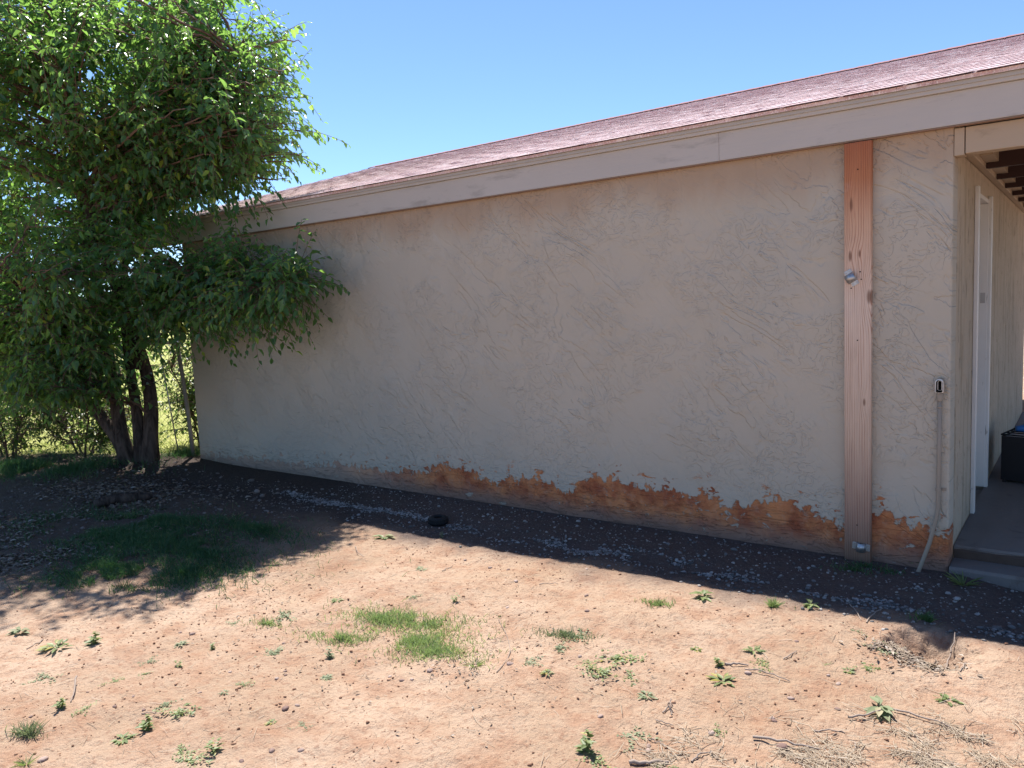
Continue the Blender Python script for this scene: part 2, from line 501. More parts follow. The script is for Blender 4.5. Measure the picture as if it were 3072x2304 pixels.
def bark_mat():
    m = Mat('bark')
    v = m.scaled(14, 14, 3.2)
    n = m.noise(1.0, 6, .7, .6, v)
    c = m.mix(m.mapr(n, .35, .65), (.035, .026, .022), (.125, .095, .078))
    m.color(c).rough(.95, .15).bump(n, .035)
    return m.m
M_bark = bark_mat()
M_twig = simple('twig_bark', (.17, .11, .085), .85, .2, 0, .3, 30, .001, 90)
M_stick = simple('weathered_stick', (.30, .24, .20), .85, .2, 0, .3, 25, .0015, 80)
def stone_mat(name, a, b):
    m = Mat(name)
    r = m.n('ShaderNodeNewGeometry').outputs['Random Per Island']
    o = m.n('ShaderNodeObjectInfo').outputs['Random']
    c = m.mix(m.math('FRACT', m.math('ADD', r, m.math('MULTIPLY', o, 3.7))), a, b)
    c = m.mix(m.mapr(m.noise(55, 4, .7), .5, .7, 0, .4), c, tuple(v*.55 for v in a))
    m.color(c).rough(.85, .25).bump(m.noise(90, 4, .6), .003)
    return m.m
M_gravel = stone_mat('gravel_stone', (.09, .083, .08), (.37, .345, .325))
M_stone = stone_mat('yard_stone', (.19, .12, .10), (.42, .32, .27))
M_clod = stone_mat('soil_clod', (.20, .105, .065), (.42, .25, .16))

# ------------------------------------------------------------------ ground
def H(x, y):
    x = np.asarray(x, float); y = np.asarray(y, float)
    near = np.exp(-np.maximum(0, np.hypot(x + 3, y + 2) - 8)/4.0)
    h = .045*fbm(x*.55, y*.55, 2)*1.0 + .020*fbm(x*2.3 + 9, y*2.3, 2) + .010*fbm(x*8, y*8 + 3, 3, .6) + .0035*fbm(x*31, y*31 + 7, 2)
    w = np.clip(-y/.5, 0.15, 1)            # calmer right against the wall
    h = h*near*np.where(y > -.5, w, 1)
    # washed-out hole by the end of the shade
    ang = math.radians(20)
    hx, hy = x - .085, y + 1.02
    a = hx*math.cos(ang) + hy*math.sin(ang); b = -hx*math.sin(ang) + hy*math.cos(ang)
    wob = 1 + .9*fbm(x*7 + 3, y*7, 3)
    h = h - (.105 + .06*fbm(x*16, y*16, 2))*np.exp(-(((a/.12)**2 + (b/.15)**2)*wob)**2.4)
    h = h + .035*np.exp(-(((x - .34)/.17)**2 + ((y + 1.05)/.22)**2))
    h = h - .018*np.exp(-((y + .60)/.13)**2)*np.where(x > -7.2, 1, 0)   # drip-line rut
    h = h - .05*np.clip((x - .05)/.35, 0, 1)*np.clip((y + .9)/.5, 0, 1)
    h = h + .05*np.exp(-(((x + 7.4)/.7)**2 + ((y + .45)/.55)**2))
    return h - .004

def axis(lo, hi, step, far, grow=1.16):
    c = list(np.arange(lo, hi + 1e-6, step))
    d = step; p = hi
    up = []
    while p < far: d *= grow; p += d; up.append(p)
    d = step; p = lo
    dn = []
    while p > -far: d *= grow; p -= d; dn.append(p)
    return np.array(dn[::-1] + c + up)
gx = axis(-9.2, .95, .0145, 900)
gy = axis(-3.75, .12, .0125, 900)
GX, GY = np.meshgrid(gx, gy)
GZ = H(GX, GY)
# keep the soil below the slab and the house floor
GZ = np.where((GX > .0) & (GY > .1), np.minimum(GZ, -.08), GZ)
nx, ny = len(gx), len(gy)
V = np.stack([GX.ravel(), GY.ravel(), GZ.ravel()], 1)
ii = (np.arange(ny - 1)[:, None]*nx + np.arange(nx - 1)[None]).ravel()
F = np.stack([ii, ii + 1, ii + 1 + nx, ii + nx], 1)
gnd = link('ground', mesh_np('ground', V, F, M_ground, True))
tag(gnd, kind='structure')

# ------------------------------------------------------------------ house
house = empty('house', (-3.5, 0, 0), 'tan stucco house with pink shingle roof and long wall peeling along its base', 'house')
WX0 = -7.0
RX0, RX1 = -7.85, 3.2
EY, EZ = -.10, 2.492
RY, RZ = 3.66, 3.572
slope = math.atan2(RZ - EZ, RY - EY)
MB().box(WX0, 0, 0, .16, -.2, 2.40).build('stucco_wall', M_wall, house, .012)
# return wall with the door opening, built from three pieces in one mesh
DY0, DY1, DZ = .93, 1.64, 2.045
SLAB = .095
rw = MB()
rw.box(-.16, -.001, .1602, DY0, -.2, 2.30)
rw.box(-.16, -.001, DY1, 5.4, -.2, 2.30)
rw.box(-.16, -.001, DY0, DY1, DZ, 2.30)
rw.build('stucco_wall', M_wall2, house)
o = MB(); o.box(WX0, WX0 + .16, .1602, 7.2, -.2, 2.39).add(
    [(WX0, .1602, 2.392), (WX0, 7.2, 2.392), (WX0, RY, RZ - .12), (WX0 + .16, .1602, 2.392), (WX0 + .16, 7.2, 2.392), (WX0 + .16, RY, RZ - .12)],
    [(0, 2, 1), (3, 4, 5), (0, 1, 4, 3), (1, 2, 5, 4), (2, 0, 3, 5)])
o.box(WX0 + .1602, -.1602, 7.04, 7.2, -.2, 2.39)
o.build('stucco_wall', M_wall2, house)
# fascia: three boards end to end, trim and drip metal above
for a, b in ((RX0 + .03, -5.62), (-5.6192, -1.1936), (-1.193, RX1 - .03)):
    MB().box(a, b, -.042, -.003, 2.272, 2.432).build('fascia_board', M_fascia, house, .003)
MB().box(RX0 + .02, RX1 - .03, -.0402, -.004, 2.2655, 2.2695).build('fascia_underside', M_underside, house)
MB().box(RX0 + .02, RX1 - .02, -.062, -.003, 2.4325, 2.473).build('trim_board', M_fascia, house, .003)
dr = MB(); dr.box(RX0, RX1, -.080, -.003, 2.4735, 2.4905); dr.box(RX0, RX1, -.0715, -.0625, 2.452, 2.4733)
dr.build('drip_edge', M_drip, house, .002)
# rake board on the left gable
Mr = Matrix.Translation((0, EY, EZ)) @ Matrix.Rotation(slope, 4, 'X')
L = math.hypot(RY - EY, RZ - EZ)
MB().box(RX0 + .01, RX0 + .045, .06, L, -.20, -.024, Mr).build('rake_board', M_fascia, house)
# roof decks
roof = MB()
roof.box(RX0, RX1, .004, L, -.022, -.004, Mr)
Mb = Matrix.Translation((0, 2*RY - EY, EZ)) @ Matrix.Rotation(math.pi, 4, 'Z') @ Matrix.Rotation(slope, 4, 'X')
roof.box(-RX1, -RX0, .004, L - .012, -.022, -.004, Mb)
roof = roof.build('roof', M_shingle, house)
# shingles -----------------------------------------------------------------
EXPO, TW, TH = .140, .302, .0036
tabs = []
nc = int(L/EXPO) + 1
for r in range(nc):
    s0 = -.012 + r*EXPO
    x = RX0 - .01 - (.15 if r % 2 else 0) - random.random()*.02
    while x < RX1:
        tabs.append((r, x, s0)); x += TW + .004
def tab_mesh(seed):
    rg = random.Random(seed)
    w, d = TW, EXPO*1.42
    n = 4
    V = []; F = []
    for k in range(n + 1):
        u = w*k/n
        fr = rg.uniform(-.006, .003)
        cl = rg.uniform(0, .0008) + (.0022*rg.random()**3 if k in (0, n) else 0)
        V += [(u, fr, cl), (u, fr, cl + TH), (u, d, -.001), (u, d, .0004)]
    for k in range(n):
        a = 4*k; b = a + 4
        F += [(a, b, b+1, a+1), (a+1, b+1, b+3, a+3), (a, a+2, b+2, b)]
    F += [(0, 1, 3, 2), (4*n, 4*n+2, 4*n+3, 4*n+1)]
    return V, F
TV = [tab_mesh(50 + i) for i in range(12)]
TM = [mesh_np('shingle', v, f, M_shingle) for v, f in TV]
def tab_matrix(r, x, s0):
    jit = random.uniform(-.004, .004)
    return Mr @ Matrix.Translation((x, s0 + jit, .0022 + random.uniform(0, .0006))) @ Matrix.Rotation(random.gauss(0, .006), 4, 'Z') @ Matrix.Rotation(-.0165, 4, 'X')
def key(t):
    c = Mr @ Vector((t[1] + .15, t[2], 0))
    seen = -7.3 < t[1] < .55
    return (0 if seen else 1, (c - Vector(CP)).length)
tabs.sort(key=key)
field = MB()
for i, t in enumerate(tabs):
    v = random.randrange(12)
    m = tab_matrix(*t)
    if i < 300:
        s = link('shingle', TM[v]); s.matrix_basis = m; parent(s, roof)
    else:
        field.add([m @ Vector(p) for p in TV[v][0]], TV[v][1])
fo = field.build('shingle', M_shingle, roof); fo['kind'] = 'stuff'
back = MB()
for r in range(nc):
    back.box(-RX1 - .01, -RX0 + .01, -.02 + r*EXPO, r*EXPO + EXPO*1.2, .002, .008, Mb @ Matrix.Translation((0, 0, 0)) @ Matrix.Rotation(0, 4, 'X'))
for k in range(1):
    pass
cap = MB()
x = RX0 - .02
while x < RX1:
    for sgn, MM, xx in ((1, Mr, x),):
        cap.add([(x, RY - .15, RZ - .15*math.tan(slope) + .016), (x + .28, RY - .15, RZ - .15*math.tan(slope) + .012),
                 (x + .28, RY, RZ + .014), (x, RY, RZ + .022), (x, RY + .15, RZ - .15*math.tan(slope) + .016), (x + .28, RY + .15, RZ - .15*math.tan(slope) + .012),
                 (x, RY - .15, RZ - .15*math.tan(slope) + .004), (x, RY, RZ + .008), (x, RY + .15, RZ - .15*math.tan(slope) + .004)],
                [(0, 1, 2, 3), (3, 2, 5, 4), (6, 0, 3, 7), (7, 3, 4, 8)])
    x += .15
cap.build('ridge_cap', simple('cap_shingle', (.30, .16, .16), .95, .1, 0, .4, 40, .001), roof)

# porch: beam, ledger, joists, blocks, deck
MB().box(.048, RX1 - .1, .004, .092, 2.135, 2.262).build('porch_beam', M_beam, house, .003)
MB().box(.0, .044, .002, .09, 2.128, 2.262).build('beam_stub', M_beam, house, .003)
MB().box(.002, .045, .0945, 5.3, 2.172, 2.268).build('ledger', M_beam, house, .003)
for i in range(8):
    y = .96 + i*.63 - (.63 if i == 0 else 0)
for i in range(7):
    y = .96 + i*.63
    MB().box(.047, RX1 - .1, y, y + .04, 2.168, 2.30).build('rafter', M_joist, house)
    MB().box(.0462, .11, y - .33, y - .004, 2.20, 2.30).build('blocking', M_beam, house)
MB().box(-.1, RX1 - .05, .0945, 5.4, 2.3015, 2.32).build('porch_ceiling', M_deck, house)
# far porch post outside the frame carries the beam
MB().box(2.95, 3.04, .003, .093, -.15, 2.132).build('porch_post', M_beam, house, .004)

# doorway in the return wall
door = empty('door', (-.1, DY0, SLAB), '', '')
for k in ('label', 'category'):
    if k in door: del door[k]
door.parent = house; door.matrix_parent_inverse = Matrix.Translation(house.location).inverted()
MB().box(-.148, -.105, DY0 + .032, DY1 - .032, SLAB + .02, DZ - .03).build('door_panel', M_white, door, .003)
MB().box(-.150, .004, DY1 - .028, DY1 - .0015, SLAB + .004, DZ - .028).build('door_jamb', M_white, door, .002)
MB().box(-.150, .004, DY0 + .0015, DY0 + .028, SLAB + .004, DZ - .028).build('door_jamb', M_white, door, .002)
MB().box(-.150, .004, DY0 + .0015, DY1 - .0015, DZ - .027, DZ - .0015).build('door_header', M_white, door, .002)
MB().box(-.060, -.045, DY1 - .042, DY1 - .0285, SLAB + .006, DZ - .03).build('door_stop', M_white, door, .002)
MB().box(-.036, -.008, DY1 - .031, DY1 - .0283, 1.36, 1.43).build('strike_plate', M_steel, door)
MB().box(.0005, .022, DY1 - .012, DY1 + .05, SLAB - .04, DZ + .02).build('door_casing', M_white, door, .003)
MB().box(.0005, .022, DY0 - .05, DY0 + .012, SLAB - .04, DZ + .02).build('door_casing', M_white, door, .003)
MB().box(-.150, -.002, DY0 + .03, DY1 - .03, -.1, SLAB - .015).build('threshold', M_conc, door)

# patio slab and its step
def wobble_box(x0, x1, y0, y1, z0, z1, name, mat, par=None, amp=.008):
    n = int((x1 - x0)/.04)
    V = []; F = []
    for i in range(n + 1):
        x = x0 + (x1 - x0)*i/n
        f = amp*float(fbm(np.array(x*4.0), np.array(z1*50.), 3)); e = amp*float(fbm(np.array(x*9.0), np.array(z1*31 + 3.), 3))
        V += [(x, y0 + f, z0), (x, y0 + f, z1 - .014 + e*.4), (x, y0 + f + .012, z1 + e*.3), (x, y1, z1)]
    for i in range(n):
        a = 4*i; b = a + 4
        F += [(a, b, b+1, a+1), (a+1, b+1, b+2, a+2), (a+2, b+2, b+3, a+3)]
    o = link(name, mesh_np(name, V, F, mat, False), par)
    return o
step = wobble_box(.003, 3.1, -.012, .19, -.2, .028, 'concrete_step', M_conc)
tag(step, kind='structure')
slab = wobble_box(.003, 3.1, .17, 5.4, -.2, SLAB, 'patio_slab', M_conc)
tag(slab, kind='structure')
rs = wobble_box(.0035, 3.1, .163, .168, .0, SLAB - .012, 'step_riser', M_riser, None, .004)
tag(rs, kind='structure')

# ------------------------------------------------------------------ things on the wall
post = empty('wooden_post', (-.44, -.02, -.03), 'reddish knotty timber plank fixed upright against the stucco wall', 'timber post')
pm = MB()
n = 40
for k in range(n):
    pass
pm.box(-.506, -.371, -.042, -.001, -.06, 2.262)
plank = pm.build('plank', M_plank, post, .004)
def disc(mb, x, y, z, r, d=.003, n=8):
    mb.tube([(x, y, z), (x, y - d, z)], r, n)
for px_, pz_ in ((-.437, 2.12), (-.425, 1.585), (-.42, 1.545), (-.438, 1.22), (-.44, .20), (-.47, 1.50)):
    q = MB(); disc(q, px_, -.0415, pz_, .0038, .0012); q.build('nail_head', M_hole, post)
def bracket(cx, cz, rot, tilt, label):
    """galvanised rail-end cup: two ears and a half-round cup"""
    m = Matrix.Translation((cx, -.0425, cz)) @ Matrix.Rotation(rot, 4, 'Y') @ Matrix.Rotation(tilt, 4, 'Z')
    e = empty('rail_bracket', (cx, -.0425, cz), '', '')
    for k in ('label', 'category'):
        if k in e: del e[k]
    e['label'] = label
    e.parent = post; e.matrix_parent_inverse = Matrix.Translation(post.location).inverted()
    for sg in (-1, 1):
        q = MB(); q.box(sg*.027 - .0185, sg*.027 + .0185, -.003, 0, -.019, .019, m); q.build('bracket_ear', M_galv, e, .001)
        for dz in (-.011, .011):
            q = MB(); q.tube([m @ Vector((sg*.034, -.0025, dz)), m @ Vector((sg*.034, -.006, dz))], .0045, 8); q.build('screw', M_steel, e)
    V = []; F = []
    N = 12
    for i in range(N + 1):
        th = math.pi*i/N
        for rr in (.0255, .0225):
            for z in (-.026, .022):
                V.append(m @ Vector((-rr*math.cos(th), -rr*math.sin(th)*1.25 - .001, z)))
    for i in range(N):
        a = 4*i; b = a + 4
        F += [(a, b, b+1, a+1), (a+2, a+3, b+3, b+2), (a+1, b+1, b+3, a+3), (a, a+2, b+2, b)]
    q = MB(); q.add(V, F); q.build('bracket_cup', M_galv, e, 0, True)
bracket(-.468, 1.556, math.radians(60), math.radians(0), 'bright rail bracket twisted loose on the plank')
bracket(-.418, .082, math.radians(5), 0, 'galvanised rail bracket near the foot of the plank')

cond = empty('conduit', (-.05, -.02, 0), 'tan painted conduit pipe with open metal fitting beside the doorway corner', 'conduit')
MB().tube([(-.047, -.021, .92), (-.0475, -.020, .6), (-.049, -.020, .34), (-.056, -.022, .285), (-.085, -.035, .15), (-.14, -.06, -.03), (-.16, -.07, -.08)], .0105, 12).build('pipe', M_conduit, cond, 0, True)
MB().tube([(-.047, -.021, .905), (-.047, -.021, .942)], .0155, 14).build('coupling', M_conduit, cond, .001, True)
MB().tube([(-.047, -.021, .868), (-.047, -.021, .876)], .0125, 14).build('collar', M_conduit, cond, 0, True)
st = MB(); st.tube([(-.0488, -.0205, .446), (-.0488, -.0205, .430)], .0135, 14); st.box(-.036, -.014, -.004, 0.001, .430, .446); st.build('pipe_strap', M_conduit, cond)
# fitting: stadium-shaped open body
def stadium(cx, cz0, cz1, r, y, n=10):
    P = []
    for i in range(n + 1):
        a = math.pi*i/n; P.append((cx + r*math.cos(a), y, cz1 + r*math.sin(a)))
    for i in range(n + 1):
        a = math.pi + math.pi*i/n; P.append((cx + r*math.cos(a), y, cz0 + r*math.sin(a)*.35))
    return P
rings = [stadium(-.047, .952, 1.0, .0215, -.001), stadium(-.047, .952, 1.0, .0215, -.042), stadium(-.047, .952, 1.0, .0170, -.0435), stadium(-.047, .954, .999, .0160, -.012)]
N = len(rings[0]); V = sum(rings, []); F = []
for k in range(3):
    for i in range(N): F.append((k*N + i, k*N + (i+1) % N, (k+1)*N + (i+1) % N, (k+1)*N + i))
MB().add(V[:3*N], F[:2*N]).build('fitting_body', M_conduit, cond)
MB().add(stadium(-.047, .952, 1.0, .0195, -.0438) + stadium(-.047, .954, .999, .0150, -.0445) + stadium(-.047, .954, .999, .0150, -.03),
         [(i, (i+1) % N, N + (i+1) % N, N + i) for i in range(N)] + [(N + i, N + (i+1) % N, 2*N + (i+1) % N, 2*N + i) for i in range(N)]).build('fitting_rim', M_galv, cond)
MB().add(stadium(-.047, .954, .999, .0158, -.014), [tuple(range(N))]).build('fitting_cavity', M_hole, cond)
MB().add(stadium(-.047, .962, 1.0, .0105, -.024) + stadium(-.047, .962, 1.0, .0075, -.024) + stadium(-.047, .962, 1.0, .0075, -.0145),
         [(i, (i+1) % N, N + (i+1) % N, N + i) for i in range(N)] + [(N + i, N + (i+1) % N, 2*N + (i+1) % N, 2*N + i) for i in range(N)]).build('fitting_gasket', M_galv, cond)

# ------------------------------------------------------------------ black metal box with rack, on the slab
gl = empty('fire_box', (.33, 2.15, SLAB), 'black metal box with white wire rack on top standing on the patio', 'fire box')
mg = Matrix.Translation((.085, 1.83, SLAB)) @ Matrix.Rotation(math.radians(-12), 4, 'Z')
body = MB()
body.box(0, .62, 0, .012, .02, .33, mg); body.box(0, .012, .0125, .55, .02, .33, mg); body.box(.608, .62, .0125, .55, .02, .33, mg)
body.box(.0125, .6075, .538, .55, .02, .33, mg); body.box(.0125, .6075, .0125, .5375, .02, .03, mg)
body.build('box_body', M_dark, gl)
for a, b in ((.02, .02), (.6, .02), (.02, .53), (.6, .53)):
    q = MB(); q.box(a - .012, a + .012, b - .012, b + .012, 0, .0195, mg); q.build('leg', M_dark, gl)
MB().box(.013, .607, .013, .537, .318, .324, mg).build('lid', M_white, gl)
rk = MB()
rk.tube([mg @ Vector(p) for p in ((0, 0, .34), (.62, 0, .34), (.62, .55, .34), (.03, .55, .36), (0, 0, .34))], .006, 6)
for k in range(1, 7): rk.tube([mg @ Vector((.0, .55*k/7, .343)), mg @ Vector((.62, .55*k/7, .343))], .0045, 6)
rk.build('wire_rack', M_dark, gl, 0, True)
bl = MB().tube([mg @ Vector(p) for p in ((.06, .10, .372), (.10, .13, .375), (.18, .20, .372), (.27, .26, .378), (.40, .30, .38), (.52, .33, .375))], [.018, .026, .022, .028, .026, .018], 10).build('blue_wrap', M_blue, None, 0, True)
tag(bl, 'crumpled blue plastic sheet lying on the wire rack of the black box', 'plastic sheet')

# ------------------------------------------------------------------ tyre, log
tyc = (-3.10, -.55, float(H(-3.10, -.55)))
ty = empty('small_tyre', tyc, 'small black rubber tyre lying flat in the shade at the end of white gravel', 'tyre')
def lathe(name, prof, mat, par, c, n=40, sub=None):
    V = []; F = []
    k = len(prof)
    for i in range(n):
        a = 2*math.pi*i/n
        for r, z in prof: V.append((c[0] + r*math.cos(a), c[1] + r*math.sin(a), c[2] + z))
    for i in range(n):
        for j in range(k - 1):
            F.append((i*k + j, ((i+1) % n)*k + j, ((i+1) % n)*k + j + 1, i*k + j + 1))
    return MB().add(V, F).build(name, mat, par, 0, True)
lathe('tyre_carcass', [(r_*.8, z_*.85) for r_, z_ in [(.034, .012), (.040, .004), (.062, .0), (.078, .008), (.086, .022), (.088, .036), (.086, .05), (.078, .064), (.062, .072), (.042, .067), (.036, .060), (.040, .052), (.055, .036), (.040, .02), (.034, .012)]], M_rubber, ty, tyc, 40)
tr = MB()
for i in range(34):
    a = 2*math.pi*i/34
    for z0 in (.018, .042):
        m = Matrix.Translation(tyc) @ Matrix.Rotation(a + (.09 if z0 > .03 else 0), 4, 'Z')
        tr.box(.0665, .0722, -.004, .004, z0*.85, z0*.85 + .011, m)
tr.build('tyre_tread', M_rubber, ty)

lg = []
p0 = np.array([-5.95, -1.60]); p1 = np.array([-5.80, -1.18])
for i in range(9):
    t = i/8; p = p0*(1-t) + p1*t + rng.normal(0, .008, 2)
    lg.append((p[0], p[1], float(H(*p)) + .035 + .006*math.sin(5*t)))
MB().tube(lg, [.03, .042, .045, .043, .046, .044, .04, .038, .026], 10).build('log', M_bark, None, 0, True)
tag(bpy.data.objects['log'], 'short dark log lying in the tree shade beside the grass', 'log')

# ------------------------------------------------------------------ foliage tools
def unit(a): return a/np.maximum(np.linalg.norm(a, axis=-1, keepdims=True), 1e-9)
def leaf_mesh(name, P, D, Nn, Ln, Wd, mat, fold=.22, curl=.18, tint=None):
    """pointed, folded, slightly curled leaves: 7 verts, 6 tris each"""
    D = unit(D); S = unit(np.cross(D, Nn)); Nn = np.cross(S, D)
    L = Ln[:, None]; W = Wd[:, None]
    v0 = P
    v1 = P + D*L*.38 + S*W*.5 + Nn*W*fold
    v2 = P + D*L*.38 - S*W*.5 + Nn*W*fold
    v3 = P + D*L*.40 - Nn*L*curl*.2
    v4 = P + D*L*.72 + S*W*.33 + Nn*(W*fold*.7 - L*curl*.45)
    v5 = P + D*L*.72 - S*W*.33 + Nn*(W*fold*.7 - L*curl*.45)
    v6 = P + D*L - Nn*L*curl
    n = len(P)
    V = np.stack([v0, v1, v2, v3, v4, v5, v6], 1).reshape(-1, 3)
    b = np.arange(n)[:, None]*7
    F = np.concatenate([b + np.array([[0, 1, 3]]), b + np.array([[0, 3, 2]]), b + np.array([[3, 1, 4]]), b + np.array([[3, 5, 2]]), b + np.array([[3, 4, 6]]), b + np.array([[3, 6, 5]])], 0)
    if tint is None: tint = rng.random(n)
    return mesh_np(name, V, F, mat, False, [('tint', 'POINT', np.repeat(tint, 7))])

def bez(a, b, c, n):
    t = np.linspace(0, 1, n)[:, None]
    return (1-t)**2*a + 2*t*(1-t)*b + t*t*c

def tubes_np(polys, radii, n=5):
    """many tapered tubes -> V, F arrays"""
    Vs = []; Fs = []; base = 0
    for P, R in zip(polys, radii):
        k = len(P)
        T = np.gradient(P, axis=0); T = unit(T)
        ref = np.array([.31, .17, .93]); A = np.cross(T, ref); A = unit(A); B = np.cross(T, A)
        th = 2*np.pi*np.arange(n)/n
        V = P[:, None] + (A[:, None]*np.cos(th)[None, :, None] + B[:, None]*np.sin(th)[None, :, None])*R[:, None, None]
        Vs.append(V.reshape(-1, 3))
        i, j = np.meshgrid(np.arange(k-1), np.arange(n), indexing='ij')
        i = i.ravel(); j = j.ravel(); j2 = (j + 1) % n
        Fs.append(np.stack([i*n + j, i*n + j2, (i+1)*n + j2, (i+1)*n + j], 1) + base)
        base += k*n
    return np.concatenate(Vs), np.concatenate(Fs)

def smooth_poly(P, n):
    P = np.asarray(P, float)
    d = np.r_[0, np.cumsum(np.linalg.norm(np.diff(P, axis=0), axis=1))]
    t = np.linspace(0, d[-1], n)
    Q = np.stack([np.interp(t, d, P[:, i]) for i in range(3)], 1)
    for _ in range(3):
        Q[1:-1] = .25*Q[:-2] + .5*Q[1:-1] + .25*Q[2:]
    return Q

def grow(name, root, stems, srad, blobs, twig_len, n_twig, leaf_len, leafmat, keep, step=.042, droop=.55, seed=1):
    rg = np.random.default_rng(seed)
    ST = [smooth_poly(s, 40) for s in stems]
    polys = []; rad = []
    for s, (r0, r1) in zip(ST, srad):
        w = np.stack([fbm(s[:, 2]*1.5 + i*7 + s[0, 0]*3, s[:, 2]*.3 + i, 3) for i in range(3)], 1)*.035
        w *= np.linspace(0, 1, 40)[:, None]
        q = s + w
        t = np.linspace(0, 1, 40)
        rr = (r0*(1-t)**.8 + r1*t)*(1 + .12*fbm(t*9 + r0*50, t*2, 2)) + .045*np.exp(-t*20)
        polys.append(q); rad.append(rr)
    V, F = tubes_np(polys, rad, 12)
    tv = link('trunk', mesh_np('trunk', V, F, M_bark, True), root)
    S = np.concatenate(polys); 
    bp = []; br = []; P = []; D = []; N = []; LL = []
    for (cx, cy, cz, rx, ry, rz, nb, hollow) in blobs:
        cnt = 0
        while cnt < nb:
            u = rg.normal(size=3); u /= np.linalg.norm(u); u *= rg.uniform(hollow, 1)**.5
            tip = np.array([cx + u[0]*rx, cy + u[1]*ry, cz + u[2]*rz])
            if not keep(tip): continue
            cnt += 1
            d = np.linalg.norm(S - tip, axis=1) + np.where(S[:, 2] > tip[2] - .1, 1.2, 0) + np.abs(tip[2] - S[:, 2] - .35)*.5 + np.where((tip[2] > 2.55) & (S[:, 2] < 2.35), 3.0, 0)
            a = S[np.argmin(d)]
            mid = a*.45 + tip*.55 + np.array([0, 0, .12*np.linalg.norm(tip - a)]) + rg.normal(0, .06, 3)
            B = bez(a, mid, tip, 12)
            B[1:-1] += rg.normal(0, .012, (10, 3))
            ln = np.linalg.norm(tip - a)
            bp.append(B); br.append(np.linspace(.006 + .008*min(ln, 2), .003, 12))
            for k in range(n_twig):
                t = rg.uniform(.28, 1); i = int(t*11)
                o = B[i]
                dr_ = unit(B[min(i+1, 11)] - B[max(i-1, 0)])*.7 + rg.normal(0, .65, 3); dr_[2] += .05
                dr_ = dr_/np.linalg.norm(dr_)
                tl = twig_len*rg.uniform(.5, 1.3)
                e = o + dr_*tl + np.array([0, 0, -.16*tl])
                if not keep(e): continue
                m2 = o + dr_*tl*.55 + np.array([0, 0, .03])
                Tw = bez(o, m2, e, 5)
                bp.append(Tw); br.append(np.linspace(.0032, .0014, 5))
                nl = int(tl/step)
                tt = np.linspace(.12, 1, nl)
                pos = np.stack([np.interp(tt*4, np.arange(5), Tw[:, i2]) for i2 in range(3)], 1)
                tw = unit(e - o)
                side = unit(np.cross(tw, np.array([0, 0, 1.]) + rg.normal(0, .3, 3)))
                sg = np.where(np.arange(nl) % 2 == 0, 1, -1)[:, None]
                dd = tw*.55 + side*sg*.75 + np.array([0, 0, -droop]) + rg.normal(0, .28, (nl, 3))
                P.append(pos); D.append(dd)
                N.append(np.array([0, 0, 1.]) + rg.normal(0, .45, (nl, 3)))
                LL.append(leaf_len*rg.uniform(.45, 1.3, nl)*(1 - .25*(tt > .85)))
    V, F = tubes_np(bp, br, 4)
    link('branches', mesh_np('branches', V, F, M_twig, True), root)
    P = np.concatenate(P); D = np.concatenate(D); N = np.concatenate(N); LL = np.concatenate(LL)
    cr = link('crown', leaf_mesh('crown', P, D, N, LL, LL*rg.uniform(.42, .56, len(LL)), leafmat, tint=rg.random(len(LL))), root)
    cr['kind'] = 'stuff'
    return len(P)

# ------------------------------------------------------------------ the tree in front of the house corner
tree = empty('tree', (-7.38, -.46, 0), 'leafy multi-stemmed tree at the far corner of the stucco wall', 'tree')
def keep_tree(p):
    if p[1] > -.07 and p[0] > -7.15 and p[2] < 2.62 + max(0, p[1] + .2)*.30: return False
    if p[1] > -.07 and p[0] > -7.9 and 2.2 < p[2] < 2.62 + max(0, p[1] + .2)*.30: return False
    if p[2] > 2.5 and p[0] > -4.62 - .45*max(0, p[2] - 3.2): return False
    if p[2] < .62: return False
    return True
stems = [
    [(-7.46, -.52, -.08), (-7.49, -.55, .21), (-7.65, -.64, .45), (-7.78, -.71, .69), (-7.86, -.74, .87), (-8.1, -.95, 1.6), (-8.35, -1.1, 2.6), (-8.45, -1.25, 3.7)],
    [(-7.45, -.50, -.08), (-7.52, -.56, .21), (-7.54, -.55, .52), (-7.59, -.54, .87), (-7.67, -.56, 1.16), (-7.80, -.52, 2.0), (-7.91, -.53, 2.82), (-8.03, -.53, 3.6), (-8.1, -.5, 4.7)],
    [(-7.38, -.44, -.08), (-7.36, -.44, .28), (-7.40, -.43, .67), (-7.45, -.43, .91), (-7.52, -.4, 1.6), (-7.55, -.32, 2.33), (-7.55, -.2, 3.27), (-7.53, -.1, 3.9), (-7.42, .05, 4.5), (-7.35, .1, 5.3)],
    [(-7.30, -.40, -.08), (-7.27, -.38, .27), (-7.26, -.33, .66), (-7.31, -.33, 1.03), (-7.25, -.55, 1.7), (-7.05, -.85, 2.4), (-6.8, -1.05, 3.2), (-6.6, -1.15, 4.4)],
    [(-7.54, -.3, 2.5), (-7.2, -.22, 2.9), (-6.7, -.25, 3.2), (-6.1, -.3, 3.45), (-5.3, -.35, 3.7)],
    [(-7.53, -.1, 3.7), (-7.2, -.12, 4.1), (-6.8, -.2, 4.45), (-6.4, -.25, 4.7)],
    [(-7.28, -.42, 1.05), (-6.95, -.5, 1.4), (-6.5, -.48, 1.72), (-5.9, -.42, 1.85), (-5.2, -.36, 1.84), (-4.85, -.34, 1.78)],
    [(-7.5, -.55, .9), (-7.3, -1.0, 1.35), (-6.9, -1.5, 1.75), (-6.5, -1.9, 2.0)],
    [(-7.8, -.75, .85), (-8.2, -1.2, 1.3), (-8.5, -1.7, 1.6)],
]
srad = [(.062, .016), (.072, .018), (.055, .015), (.075, .015), (.035, .008), (.03, .008), (.032, .006), (.03, .008), (.03, .008)]
